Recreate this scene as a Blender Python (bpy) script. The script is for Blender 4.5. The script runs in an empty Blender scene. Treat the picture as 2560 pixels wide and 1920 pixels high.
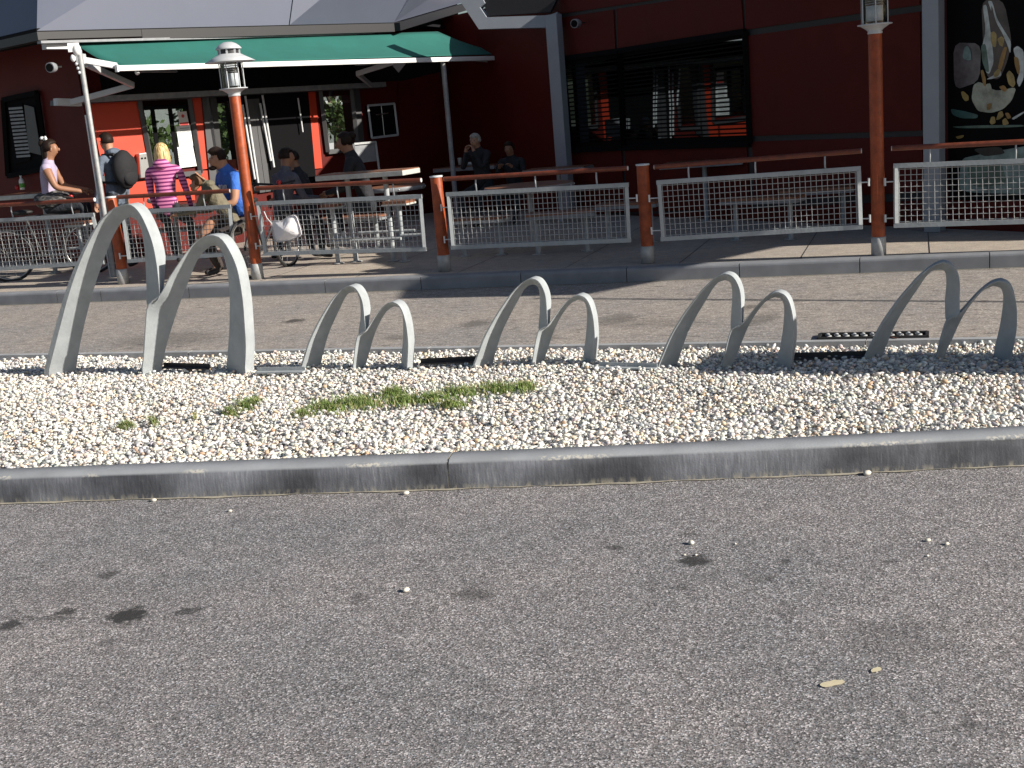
import bpy, bmesh, math, random
import numpy as np
from mathutils import Vector, Matrix
random.seed(7); rng = np.random.default_rng(7)
scene = bpy.context.scene
col = scene.collection

# ------------------------------------------------------------------ camera
FPX, PITCH, ROLL, EYE = 3048.3, 0.21855, 0.08465, 1.70       # focal length (px of a 2560 px wide photo), tilt, roll, eye height
_r0, _u0 = np.array([1., 0, 0]), np.array([0, math.sin(PITCH), math.cos(PITCH)])
CR = _r0*math.cos(ROLL) - _u0*math.sin(ROLL)
CU = _u0*math.cos(ROLL) + _r0*math.sin(ROLL)
CF = np.array([0, math.cos(PITCH), -math.sin(PITCH)])
EYEP = np.array([0, 0, EYE])
cam = bpy.data.cameras.new('camera'); camo = bpy.data.objects.new('camera', cam); col.objects.link(camo)
cam.sensor_width = 36; cam.lens = FPX/2560*36; cam.clip_end = 600
camo.matrix_world = Matrix(((CR[0], CU[0], -CF[0], 0), (CR[1], CU[1], -CF[1], 0), (CR[2], CU[2], -CF[2], EYE), (0, 0, 0, 1)))
scene.camera = camo

# ------------------------------------------------------------------ light
SUN_EL, SUN_H = math.radians(25), np.array([.9135, -.4067])     # the sun stands low on the right, a little behind the camera
world = bpy.data.worlds.new('World'); scene.world = world; world.use_nodes = True
wn = world.node_tree; bg = wn.nodes['Background']
sky = wn.nodes.new('ShaderNodeTexSky'); sky.sky_type = 'NISHITA'; sky.sun_disc = False
sky.sun_elevation = SUN_EL; sky.sun_rotation = math.atan2(SUN_H[0], SUN_H[1])
wn.links.new(sky.outputs[0], bg.inputs[0]); bg.inputs[1].default_value = 0.05
sun = bpy.data.lights.new('sun', 'SUN'); sun.energy = 5.0; sun.angle = math.radians(.5); sun.color = (1, .93, .82)
suno = bpy.data.objects.new('sun', sun); col.objects.link(suno)
sd = Vector((SUN_H[0]*math.cos(SUN_EL), SUN_H[1]*math.cos(SUN_EL), math.sin(SUN_EL)))
suno.rotation_euler = sd.to_track_quat('Z', 'Y').to_euler(); suno.location = (20, -10, 12)
scene.view_settings.view_transform = 'Standard'; scene.view_settings.look = 'None'
scene.view_settings.exposure = 0.62; scene.view_settings.gamma = 1
scene.render.engine = 'CYCLES'

# ------------------------------------------------------------------ geometry of sight lines -> world points
def ray(x, y): return (x-1280)*CR - (y-960)*CU + FPX*CF
def G(x, y, z=0.):
    d = ray(x, y); return EYEP + d*((z-EYE)/d[2])
def W(x, y, plane, off=0.):
    A, d, n = plane; d3 = ray(x, y); nn = np.array([-d[1], d[0]]); a = A + n*off
    return EYEP + d3*((nn@a)/(nn@d3[:2]))
def D(x, y, dist):
    d = ray(x, y); return EYEP + d*(dist/math.hypot(d[0], d[1]))
def unit(a):
    a = np.array(a, float); return a/np.linalg.norm(a)
T = .14                                                        # terrace level above the road
dF = unit((1, 1)); PF = (np.array([-5.45, 16.75]), dF, np.array([dF[1], -dF[0]]))              # entrance facade
_a = math.radians(-58.8); dR = np.array([math.cos(_a), math.sin(_a)]); nR = np.array([dR[1], -dR[0]])
PR = (np.array([4.45, 12.41]) - nR*.35, dR, nR)                # long red wall on the right
_p1, _p5 = G(302, 711, T)[:2], G(2196, 640, T)[:2]
dP = unit(_p5-_p1); PP = (_p1, dP, np.array([dP[1], -dP[0]]))  # line of the railing
KA = math.atan2(dP[1], dP[0])

# ------------------------------------------------------------------ materials
def mat(name, c, rough=.6, metal=0., var=.0, vscale=8., bump=0., bscale=40., spec=.5, c2=None, coat=0.):
    m = bpy.data.materials.new(name); m.use_nodes = True; n = m.node_tree; b = n.nodes['Principled BSDF']
    b.inputs['Base Color'].default_value = (*c, 1); b.inputs['Roughness'].default_value = rough
    b.inputs['Metallic'].default_value = metal; b.inputs['Specular IOR Level'].default_value = spec
    if coat: b.inputs['Coat Weight'].default_value = coat
    tc = n.nodes.new('ShaderNodeTexCoord')
    if var or c2:
        no = n.nodes.new('ShaderNodeTexNoise'); no.inputs['Scale'].default_value = vscale; no.inputs['Detail'].default_value = 6
        no.inputs['Roughness'].default_value = .65
        n.links.new(tc.outputs['Object'], no.inputs['Vector'])
        rp = n.nodes.new('ShaderNodeValToRGB'); n.links.new(no.outputs['Fac'], rp.inputs[0])
        k = c2 if c2 else tuple(v*(1-var) for v in c)
        rp.color_ramp.elements[0].color = (*k, 1); rp.color_ramp.elements[0].position = .33
        hi = c if c2 else tuple(min(1, v*(1+var*.6)) for v in c)
        rp.color_ramp.elements[1].color = (*hi, 1); rp.color_ramp.elements[1].position = .67
        n.links.new(rp.outputs[0], b.inputs['Base Color'])
    if bump:
        no = n.nodes.new('ShaderNodeTexNoise'); no.inputs['Scale'].default_value = bscale; no.inputs['Detail'].default_value = 5
        n.links.new(tc.outputs['Object'], no.inputs['Vector'])
        bp = n.nodes.new('ShaderNodeBump'); bp.inputs['Strength'].default_value = min(bump, 1); bp.inputs['Distance'].default_value = .01 if bump < .8 else .035
        n.links.new(no.outputs['Fac'], bp.inputs['Height']); n.links.new(bp.outputs[0], b.inputs['Normal'])
    return m
M = {}
M['galv'] = mat('galvanised steel', (.40, .43, .45), .65, .0, .16, 7, .15, 40, c2=(.31, .335, .355))
M['galv_dull'] = mat('dull galvanised steel', (.40, .41, .42), .6, .3, .2, 14)
M['wire'] = mat('galvanised wire', (.42, .43, .44), .5, .4)
M['steel'] = mat('brushed steel', (.55, .55, .55), .3, .9)
M['post'] = mat('orange brown varnished wood', (.33, .060, .013), .5, 0, .35, 12, .05, 60)
M['rail'] = mat('dark brown varnished wood', (.17, .042, .020), .42, 0, .35, 14, .05, 60)
M['white'] = mat('white lacquer', (.78, .79, .80), .4, 0, .06, 4)
M['offwhite'] = mat('weathered white', (.62, .64, .66), .5, 0, .1, 5)
M['lampgrey'] = mat('pale grey powder coat', (.50, .52, .55), .45, .1, .06, 9)
M['charcoal'] = mat('charcoal metal', (.035, .035, .038), .5, .2, .2, 6)
M['greyframe'] = mat('grey window frame', (.075, .075, .08), .5, .2, .1, 6)
M['black'] = mat('matt black', (.006, .006, .007), .85, spec=.08)
M['red'] = mat('orange red panel', (.52, .040, .010), .5, 0, .05, 3)
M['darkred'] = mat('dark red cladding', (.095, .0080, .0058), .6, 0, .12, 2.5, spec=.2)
M['joint'] = mat('dark joint', (.022, .024, .027), .6)
M['roof'] = mat('blue grey roof cladding', (.105, .118, .165), .5, .1, .05, 1.2, .02, 200)
M['roofdark'] = mat('blue grey fascia', (.014, .0135, .017), .5, .1, .06, 3)
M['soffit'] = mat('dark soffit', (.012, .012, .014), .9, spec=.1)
M['frame_blue'] = mat('pale steel column paint', (.30, .33, .38), .5, .1, .06, 3)
M['green'] = mat('green awning cloth', (.013, .118, .100), .85, 0, .1, 2.2, .05, 300)
M['dark_cloth'] = mat('dark cloth', (.012, .012, .015), .85, 0, .2, 20)
M['tabletop'] = mat('brown table laminate', (.24, .10, .055), .45, 0, .3, 10)
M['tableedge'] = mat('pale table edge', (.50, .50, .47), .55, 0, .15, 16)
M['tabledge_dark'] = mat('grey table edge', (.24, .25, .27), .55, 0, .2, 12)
M['paper'] = mat('white paper', (.75, .76, .76), .7)
M['ink'] = mat('grey print', (.32, .34, .36), .7)
M['redprint'] = mat('red print', (.55, .05, .04), .6)
M['tagwhite'] = mat('pale card', (.72, .66, .64), .6)
M['skin'] = mat('skin', (.42, .22, .14), .55, 0, .1, 14)
M['skin2'] = mat('tanned skin', (.30, .145, .085), .5, 0, .1, 14)
M['hair_dark'] = mat('dark brown hair', (.020, .012, .009), .55, 0, .3, 40, .3, 90, spec=.15)
M['hair_brown'] = mat('brown hair', (.16, .085, .045), .6, 0, .3, 40, .3, 90, spec=.15)
M['hair_grey'] = mat('grey hair', (.35, .33, .30), .6, 0, .3, 40, .3, 90, spec=.15)
M['hoodie'] = mat('blue grey jersey', (.11, .14, .19), .85, 0, .15, 9, .9, 13)
M['navy'] = mat('dark trousers', (.018, .022, .030), .85, 0, .2, 12, .9, 13)
M['bluetee'] = mat('bright blue cotton', (.035, .14, .55), .8, 0, .18, 8, .9, 13)
M['khaki'] = mat('khaki jacket', (.16, .14, .095), .85, 0, .2, 10, .9, 13)
M['shorts'] = mat('brown shorts', (.05, .038, .034), .85, 0, .2, 12, .9, 13)
M['lilac'] = mat('lilac vest', (.42, .36, .50), .8, 0, .1, 12)
M['darkjacket'] = mat('dark jacket', (.022, .022, .028), .85, 0, .3, 12, .9, 13)
M['greyjacket'] = mat('grey jacket', (.10, .10, .125), .85, 0, .2, 12, .9, 13)
M['rubber'] = mat('black rubber', (.015, .015, .016), .6)
M['shoe'] = mat('dark shoe', (.03, .026, .025), .6)
M['plasticred'] = mat('red plastic', (.45, .02, .02), .4)
M['bottle_green'] = mat('green bottle', (.08, .35, .05), .25)
M['leaf_brown'] = mat('dry leaf', (.10, .035, .02), .8, 0, .3, 60)
M['eye'] = mat('eye dark', (.02, .015, .012), .3)
M['lip'] = mat('lips', (.30, .10, .08), .5)

def mat_blonde():
    m = mat('blonde hair', (.62, .42, .17), .5); n = m.node_tree; b = n.nodes['Principled BSDF']
    tc = n.nodes.new('ShaderNodeTexCoord'); mp = n.nodes.new('ShaderNodeMapping'); mp.inputs['Scale'].default_value = (1, 1, .08)
    no = n.nodes.new('ShaderNodeTexNoise'); no.inputs['Scale'].default_value = 70
    rp = n.nodes.new('ShaderNodeValToRGB')
    rp.color_ramp.elements[0].color = (.26, .13, .045, 1); rp.color_ramp.elements[0].position = .38
    rp.color_ramp.elements[1].color = (.78, .58, .28, 1); rp.color_ramp.elements[1].position = .6
    n.links.new(tc.outputs['Object'], mp.inputs[0]); n.links.new(mp.outputs[0], no.inputs['Vector'])
    n.links.new(no.outputs['Fac'], rp.inputs[0]); n.links.new(rp.outputs[0], b.inputs['Base Color'])
    bp = n.nodes.new('ShaderNodeBump'); bp.inputs['Strength'].default_value = .6; bp.inputs['Distance'].default_value = .01
    n.links.new(no.outputs['Fac'], bp.inputs['Height']); n.links.new(bp.outputs[0], b.inputs['Normal'])
    return m
M['hair_blonde'] = mat_blonde()
def mat_stripes():
    m = mat('pink striped jersey', (.7, .2, .4), .8); n = m.node_tree; b = n.nodes['Principled BSDF']
    tc = n.nodes.new('ShaderNodeTexCoord'); w = n.nodes.new('ShaderNodeTexWave'); w.bands_direction = 'Z'
    w.inputs['Scale'].default_value = 7.4; w.inputs['Distortion'].default_value = .9; w.inputs['Detail'].default_value = 1; w.inputs['Detail Scale'].default_value = .5
    rp = n.nodes.new('ShaderNodeValToRGB'); rp.color_ramp.interpolation = 'EASE'
    rp.color_ramp.elements[0].color = (.20, .02, .14, 1); rp.color_ramp.elements[0].position = .36
    rp.color_ramp.elements[1].color = (.80, .26, .50, 1); rp.color_ramp.elements[1].position = .5
    n.links.new(tc.outputs['Object'], w.inputs['Vector']); n.links.new(w.outputs['Fac'], rp.inputs[0]); n.links.new(rp.outputs[0], b.inputs['Base Color'])
    return m
M['stripes'] = mat_stripes()
def mat_camo():
    m = mat('patterned cloth', (.3, .3, .3), .85); n = m.node_tree; b = n.nodes['Principled BSDF']
    tc = n.nodes.new('ShaderNodeTexCoord'); v = n.nodes.new('ShaderNodeTexVoronoi'); v.inputs['Scale'].default_value = 26
    mp = n.nodes.new('ShaderNodeMapping'); mp.inputs['Scale'].default_value = (1, 1, 2.2)
    rp = n.nodes.new('ShaderNodeValToRGB'); rp.color_ramp.interpolation = 'CONSTANT'
    sp = n.nodes.new('ShaderNodeSeparateColor')
    for i, (p, c) in enumerate([(0, (.03, .03, .035)), (.35, (.12, .12, .12)), (.6, (.32, .31, .28)), (.8, (.07, .065, .06))]):
        e = rp.color_ramp.elements[i] if i < 2 else rp.color_ramp.elements.new(p)
        e.position = p; e.color = (*c, 1)
    n.links.new(tc.outputs['Object'], mp.inputs[0]); n.links.new(mp.outputs[0], v.inputs['Vector'])
    n.links.new(v.outputs['Color'], sp.inputs[0]); n.links.new(sp.outputs[0], rp.inputs[0]); n.links.new(rp.outputs[0], b.inputs['Base Color'])
    return m
M['camo'] = mat_camo()
def mat_glass(name, base, glossy, rough=.015, tint=(1, 1, 1)):
    m = bpy.data.materials.new(name); m.use_nodes = True; n = m.node_tree; n.nodes.clear()
    o = n.nodes.new('ShaderNodeOutputMaterial'); mx = n.nodes.new('ShaderNodeMixShader'); d = n.nodes.new('ShaderNodeBsdfDiffuse')
    g = n.nodes.new('ShaderNodeBsdfGlossy'); d.inputs[0].default_value = (*base, 1); g.inputs[0].default_value = (*tint, 1); g.inputs[1].default_value = rough
    fr = n.nodes.new('ShaderNodeFresnel'); fr.inputs[0].default_value = 1.5
    ad = n.nodes.new('ShaderNodeMath'); ad.operation = 'ADD'; ad.inputs[1].default_value = glossy; ad.use_clamp = True
    no = n.nodes.new('ShaderNodeTexNoise'); no.inputs['Scale'].default_value = 1.3; bp = n.nodes.new('ShaderNodeBump'); bp.inputs['Strength'].default_value = .06; bp.inputs['Distance'].default_value = .02
    n.links.new(no.outputs['Fac'], bp.inputs['Height']); n.links.new(bp.outputs[0], g.inputs['Normal'])
    n.links.new(fr.outputs[0], ad.inputs[0]); n.links.new(ad.outputs[0], mx.inputs[0]); n.links.new(d.outputs[0], mx.inputs[1]); n.links.new(g.outputs[0], mx.inputs[2]); n.links.new(mx.outputs[0], o.inputs[0])
    return m
M['glass'] = mat_glass('solar control window glass', (.010, .012, .013), .30)
M['glass_dark'] = mat_glass('dark window glass', (.006, .008, .010), .03, tint=(.085, .10, .11))
def mat_clear():
    m = bpy.data.materials.new('clear lantern glass'); m.use_nodes = True; n = m.node_tree; n.nodes.clear()
    o = n.nodes.new('ShaderNodeOutputMaterial'); mx = n.nodes.new('ShaderNodeMixShader'); t = n.nodes.new('ShaderNodeBsdfTransparent'); g = n.nodes.new('ShaderNodeBsdfGlossy')
    t.inputs[0].default_value = (.80, .83, .86, 1); g.inputs[1].default_value = .05; fr = n.nodes.new('ShaderNodeFresnel'); fr.inputs[0].default_value = 1.5
    n.links.new(fr.outputs[0], mx.inputs[0]); n.links.new(t.outputs[0], mx.inputs[1]); n.links.new(g.outputs[0], mx.inputs[2]); n.links.new(mx.outputs[0], o.inputs[0])
    return m
M['clear'] = mat_clear(); M['clearpane'] = M['clear'].copy(); M['clearpane'].name = 'clear window glass'; M['clearpane'].node_tree.nodes['Transparent BSDF'].inputs[0].default_value = (.62, .66, .64, 1)

def stain_nodes(n, vec, stains):
    """dark worn spots with a shape of their own, at given places on the surface (metres); returns a 0..1 socket"""
    nz = n.nodes.new('ShaderNodeTexNoise'); nz.inputs['Scale'].default_value = 28; nz.inputs['Detail'].default_value = 5; n.links.new(vec, nz.inputs['Vector'])
    sub = n.nodes.new('ShaderNodeVectorMath'); sub.operation = 'SUBTRACT'; sub.inputs[1].default_value = (.5, .5, .5); n.links.new(nz.outputs['Color'], sub.inputs[0])
    acc = None
    for (x, y, rx, ry, ang, k) in stains:
        mp = n.nodes.new('ShaderNodeMapping'); mp.vector_type = 'TEXTURE'; mp.inputs['Location'].default_value = (x, y, 0); mp.inputs['Rotation'].default_value = (0, 0, ang); mp.inputs['Scale'].default_value = (rx, ry, 1)
        n.links.new(vec, mp.inputs[0])
        sc = n.nodes.new('ShaderNodeVectorMath'); sc.operation = 'MULTIPLY_ADD'; sc.inputs[1].default_value = (1.9, 1.9, 0); n.links.new(sub.outputs[0], sc.inputs[0]); n.links.new(mp.outputs[0], sc.inputs[2])
        fl = n.nodes.new('ShaderNodeVectorMath'); fl.operation = 'MULTIPLY'; fl.inputs[1].default_value = (1, 1, 0); n.links.new(sc.outputs[0], fl.inputs[0])
        le = n.nodes.new('ShaderNodeVectorMath'); le.operation = 'LENGTH'; n.links.new(fl.outputs[0], le.inputs[0])
        mr = n.nodes.new('ShaderNodeMapRange'); mr.inputs[1].default_value = .6; mr.inputs[2].default_value = 1.15; mr.inputs[3].default_value = k; mr.inputs[4].default_value = 0
        n.links.new(le.outputs['Value'], mr.inputs[0])
        if acc is None: acc = mr.outputs[0]
        else:
            mx = n.nodes.new('ShaderNodeMath'); mx.operation = 'MAXIMUM'; n.links.new(acc, mx.inputs[0]); n.links.new(mr.outputs[0], mx.inputs[1]); acc = mx.outputs[0]
    return acc
def mixc(n, f, a, b, mode='MIX'):
    m = n.nodes.new('ShaderNodeMix'); m.data_type = 'RGBA'; m.blend_type = mode
    for s, v in ((m.inputs[0], f), (m.inputs[6], a), (m.inputs[7], b)):
        if hasattr(v, 'default_value') or hasattr(v, 'is_linked'): n.links.new(v, s)
        else: s.default_value = v if not isinstance(v, tuple) else (*v, 1)
    return m.outputs[2]
def ramp(n, src, pts):
    r = n.nodes.new('ShaderNodeValToRGB'); n.links.new(src, r.inputs[0])
    for i, (p, c) in enumerate(pts):
        e = r.color_ramp.elements[i] if i < 2 else r.color_ramp.elements.new(p)
        e.position = p; e.color = (*c, 1) if len(c) == 3 else c
    return r.outputs[0]
def asphalt(name, base, tint, chip_scale, stains, streak=None, con=1.):
    m = bpy.data.materials.new(name); m.use_nodes = True; n = m.node_tree; b = n.nodes['Principled BSDF']; b.inputs['Roughness'].default_value = .85; b.inputs['Specular IOR Level'].default_value = .3
    tc = n.nodes.new('ShaderNodeTexCoord'); P = tc.outputs['Object']
    v = n.nodes.new('ShaderNodeTexVoronoi'); v.inputs['Scale'].default_value = chip_scale; n.links.new(P, v.inputs['Vector'])
    sp = n.nodes.new('ShaderNodeSeparateColor'); n.links.new(v.outputs['Color'], sp.inputs[0])
    chips = ramp(n, sp.outputs[0], [(p_, tuple(c*(1+(k_-1)*con) for c in base)) for p_, k_ in ((0, .42), (.30, .7), (.62, 1), (.86, 1.35), (.97, 2.3))])
    warm = ramp(n, sp.outputs[1], [(0, (1, 1, 1)), (.55, (1.0, .99, .975)), (.8, (1.07, .965, .955)), (1, (.88, .99, 1.08))])
    c = mixc(n, 1.0, chips, warm, 'MULTIPLY')
    big = n.nodes.new('ShaderNodeTexNoise'); big.inputs['Scale'].default_value = .9; big.inputs['Detail'].default_value = 6; n.links.new(P, big.inputs['Vector'])
    c = mixc(n, 1.0, c, ramp(n, big.outputs['Fac'], [(.32, (.86, .87, .90)), (.68, tint)]), 'MULTIPLY')
    med = n.nodes.new('ShaderNodeTexNoise'); med.inputs['Scale'].default_value = 9; med.inputs['Detail'].default_value = 5; n.links.new(P, med.inputs['Vector'])
    c = mixc(n, 1.0, c, ramp(n, med.outputs['Fac'], [(.3, (.86, .86, .87)), (.7, (1.1, 1.1, 1.1))]), 'MULTIPLY')
    if streak:      # worn tyre-polished streaks along the lane
        mp = n.nodes.new('ShaderNodeMapping'); mp.inputs['Rotation'].default_value = (0, 0, -KA); n.links.new(P, mp.inputs[0])
        m2 = n.nodes.new('ShaderNodeMapping'); m2.inputs['Scale'].default_value = (5.0, 17.0, 1); n.links.new(mp.outputs[0], m2.inputs[0])
        s = n.nodes.new('ShaderNodeTexNoise'); s.inputs['Scale'].default_value = 1.4; s.inputs['Detail'].default_value = 7; s.inputs['Roughness'].default_value = .7; n.links.new(m2.outputs[0], s.inputs['Vector'])
        c = mixc(n, 1.0, c, ramp(n, s.outputs['Fac'], [(.36, (.32, .31, .33)), (.425, (.90, .90, .90)), (.70, (1.12, 1.11, 1.09))]), 'MULTIPLY')
    if stains:
        st = stain_nodes(n, P, stains); c = mixc(n, st, c, tuple(x*.13 for x in base))
    n.links.new(c, b.inputs['Base Color'])
    bp = n.nodes.new('ShaderNodeBump'); bp.inputs['Strength'].default_value = .4; bp.inputs['Distance'].default_value = .0025
    n.links.new(v.outputs['Distance'], bp.inputs['Height']); n.links.new(bp.outputs[0], b.inputs['Normal'])
    return m
def st(x, y, wpx, hpx, k, tilt=0):
    "a spot on the road whose centre, width and depth were read off the photograph -> metres"
    c = G(x, y); a = G(x-wpx/2, y); b_ = G(x+wpx/2, y); u = G(x, y-hpx/2); d = G(x, y+hpx/2)
    return (c[0], c[1], np.linalg.norm(b_-a)/2, np.linalg.norm(u-d)/2, math.atan2((b_-a)[1], (b_-a)[0])+tilt, k)
front_stains = [st(315, 1540, 105, 42, .95), st(165, 1530, 50, 20, .8), st(25, 1562, 55, 24, .85), st(470, 1528, 75, 22, .7), st(272, 1435, 55, 20, .65), st(275, 1604, 60, 24, .35),
    st(48, 1446, 26, 10, .5), st(1187, 1486, 120, 34, .6), st(1735, 1402, 85, 30, .9), st(1538, 1371, 55, 14, .7), st(1966, 1404, 34, 14, .65), st(2230, 1404, 45, 8, .6), st(1905, 1446, 75, 20, .4),
    st(1630, 1474, 26, 12, .5), st(1700, 1470, 60, 12, .45), st(895, 1495, 60, 26, .35), st(1720, 1337, 60, 14, .35), st(2420, 1812, 44, 18, .5), st(2334, 1782, 40, 6, .6), st(1000, 1308, 50, 24, .25),
    st(2240, 1600, 340, 110, .22), st(200, 1480, 500, 60, .12), st(120, 1545, 220, 10, .5)]
back_stains = [st(738, 803, 52, 9, .85), st(620, 817, 30, 6, .6), st(1190, 810, 75, 20, .5), st(1540, 800, 110, 30, .45), st(1900, 800, 90, 30, .4), st(1370, 848, 60, 14, .4), st(420, 850, 260, 34, .4), st(1880, 768, 70, 12, .5), st(1000, 845, 90, 12, .4), st(1640, 810, 300, 24, .25)]
M['road'] = asphalt('coarse worn asphalt', (.232, .229, .232), (1.12, 1.08, 1.07), 195, front_stains, con=1.25)
M['lane'] = asphalt('streaked pinkish asphalt', (.335, .315, .295), (1.08, 1.04, 1.0), 100, back_stains, streak=True, con=.5)
M['terrace'] = asphalt('beige concrete paving', (.44, .40, .35), (1.06, 1.02, .97), 140, [], con=.28)
def mat_kerb(name, base, dirty):
    m = bpy.data.materials.new(name); m.use_nodes = True; n = m.node_tree; b = n.nodes['Principled BSDF']; b.inputs['Roughness'].default_value = .75
    ge = n.nodes.new('ShaderNodeTexCoord'); P = ge.outputs['Object']
    gn = n.nodes.new('ShaderNodeNewGeometry'); sx = n.nodes.new('ShaderNodeSeparateXYZ'); n.links.new(gn.outputs['Normal'], sx.inputs[0])
    no = n.nodes.new('ShaderNodeTexNoise'); no.inputs['Scale'].default_value = 5; no.inputs['Detail'].default_value = 8; n.links.new(P, no.inputs['Vector'])
    c = ramp(n, no.outputs['Fac'], [(.3, tuple(x*.82 for x in base)), (.7, tuple(x*1.12 for x in base))])
    if dirty:
        mp = n.nodes.new('ShaderNodeMapping'); mp.inputs['Scale'].default_value = (95, 30, 9); n.links.new(P, mp.inputs[0])
        s = n.nodes.new('ShaderNodeTexNoise'); s.inputs['Scale'].default_value = 1; s.inputs['Detail'].default_value = 5; s.inputs['Roughness'].default_value = .7; n.links.new(mp.outputs[0], s.inputs['Vector'])
        l = n.nodes.new('ShaderNodeTexNoise'); l.inputs['Scale'].default_value = 2.3; l.inputs['Detail'].default_value = 5; n.links.new(P, l.inputs['Vector'])
        dirt = mixc(n, 1.0, ramp(n, s.outputs['Fac'], [(.34, (.42, .42, .44)), (.60, (.68, .68, .70)), (.80, (1.35, 1.3, 1.2))]), ramp(n, l.outputs['Fac'], [(.36, (.34, .34, .36)), (.5, (.75, .75, .77)), (.64, (1.15, 1.15, 1.17))]), 'MULTIPLY')
        side = n.nodes.new('ShaderNodeMapRange'); side.inputs[1].default_value = .75; side.inputs[2].default_value = .45; n.links.new(sx.outputs['Z'], side.inputs[0])
        c = mixc(n, side.outputs[0], c, mixc(n, 1.0, c, dirt, 'MULTIPLY'))
        # pale scuffs where tyres rubbed the arris
        w = n.nodes.new('ShaderNodeTexNoise'); w.inputs['Scale'].default_value = 3.1; w.inputs['Detail'].default_value = 2; n.links.new(P, w.inputs['Vector'])
        w2 = n.nodes.new('ShaderNodeTexNoise'); w2.inputs['Scale'].default_value = 60; n.links.new(P, w2.inputs['Vector'])
        sz = n.nodes.new('ShaderNodeSeparateXYZ'); n.links.new(P, sz.inputs[0])
        ed = ramp(n, sz.outputs['Z'], [(.118, (0, 0, 0)), (.124, (1, 1, 1)), (.134, (1, 1, 1)), (.137, (0, 0, 0))])
        f = n.nodes.new('ShaderNodeMath'); f.operation = 'MULTIPLY'
        g1 = ramp(n, w.outputs['Fac'], [(.52, (0, 0, 0)), (.6, (1, 1, 1))]); g2 = ramp(n, w2.outputs['Fac'], [(.46, (0, 0, 0)), (.56, (1, 1, 1))])
        n.links.new(g1, f.inputs[0]); n.links.new(g2, f.inputs[1])
        f2 = n.nodes.new('ShaderNodeMath'); f2.operation = 'MULTIPLY'; n.links.new(f.outputs[0], f2.inputs[0]); n.links.new(ed, f2.inputs[1])
        c = mixc(n, f2.outputs[0], c, (.52, .50, .45))
        d1_ = n.nodes.new('ShaderNodeMapping'); d1_.inputs['Scale'].default_value = (45, 20, 14); n.links.new(P, d1_.inputs[0]); d2_ = n.nodes.new('ShaderNodeTexNoise'); d2_.inputs['Scale'].default_value = 1; d2_.inputs['Detail'].default_value = 3; n.links.new(d1_.outputs[0], d2_.inputs['Vector'])
        dz = ramp(n, sz.outputs['Z'], [(.0, (.75, .75, .75)), (.032, (0, 0, 0))]); dm = n.nodes.new('ShaderNodeMath'); dm.operation = 'MULTIPLY'; n.links.new(dz, dm.inputs[0]); n.links.new(ramp(n, d2_.outputs['Fac'], [(.48, (0, 0, 0)), (.60, (1, 1, 1))]), dm.inputs[1])
        c = mixc(n, dm.outputs[0], c, (.40, .37, .30))
    n.links.new(c, b.inputs['Base Color'])
    n2 = n.nodes.new('ShaderNodeTexNoise'); n2.inputs['Scale'].default_value = 120; n.links.new(P, n2.inputs['Vector'])
    bp = n.nodes.new('ShaderNodeBump'); bp.inputs['Strength'].default_value = .3; bp.inputs['Distance'].default_value = .003; n.links.new(n2.outputs['Fac'], bp.inputs['Height']); n.links.new(bp.outputs[0], b.inputs['Normal'])
    return m
M['kerb'] = mat_kerb('dirty cast kerb concrete', (.30, .315, .34), True)
M['kerb_light'] = mat_kerb('pale kerb stone', (.36, .37, .39), False); M['kerb_far'] = mat_kerb('grey kerb stone', (.23, .24, .265), False)
M['mortar'] = mat('pale mortar dust', (.36, .33, .27), .9, 0, .3, 40)
M['soil'] = mat('dark gravel bed', (.20, .18, .155), .9, 0, .3, 30)
def mat_bed():
    m = bpy.data.materials.new('fine gravel bed'); m.use_nodes = True; n = m.node_tree; b = n.nodes['Principled BSDF']; b.inputs['Roughness'].default_value = .85
    tc = n.nodes.new('ShaderNodeTexCoord'); v = n.nodes.new('ShaderNodeTexVoronoi'); v.inputs['Scale'].default_value = 48; n.links.new(tc.outputs['Object'], v.inputs['Vector'])
    sp = n.nodes.new('ShaderNodeSeparateColor'); n.links.new(v.outputs['Color'], sp.inputs[0])
    c = ramp(n, sp.outputs[0], [(0, (.22, .21, .20)), (.4, (.42, .40, .36)), (.75, (.62, .58, .52)), (1, (.72, .70, .66))]); c = mixc(n, 1.0, c, ramp(n, v.outputs['Distance'], [(.3, (1, 1, 1)), (.65, (.3, .28, .26))]), 'MULTIPLY')
    n.links.new(c, b.inputs['Base Color']); return m
M['soil'] = mat_bed()
def mat_attr(name, rough):
    m = bpy.data.materials.new(name); m.use_nodes = True; n = m.node_tree; b = n.nodes['Principled BSDF']; b.inputs['Roughness'].default_value = rough
    a = n.nodes.new('ShaderNodeAttribute'); a.attribute_name = 'tone'
    tc = n.nodes.new('ShaderNodeTexCoord'); no = n.nodes.new('ShaderNodeTexNoise'); no.inputs['Scale'].default_value = 90; n.links.new(tc.outputs['Object'], no.inputs['Vector'])
    c = mixc(n, 1.0, a.outputs['Color'], ramp(n, no.outputs['Fac'], [(.3, (.86, .86, .86)), (.7, (1.08, 1.08, 1.08))]), 'MULTIPLY')
    n.links.new(c, b.inputs['Base Color']); return m
M['pebble'] = mat_attr('river pebbles', .55)
M['grass'] = mat_attr('grass blades', .6)
M['leaves'] = mat_attr('tree leaves', .6)
M['bark'] = mat('bark', (.10, .075, .055), .9, 0, .3, 12, .5, 30)

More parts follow.
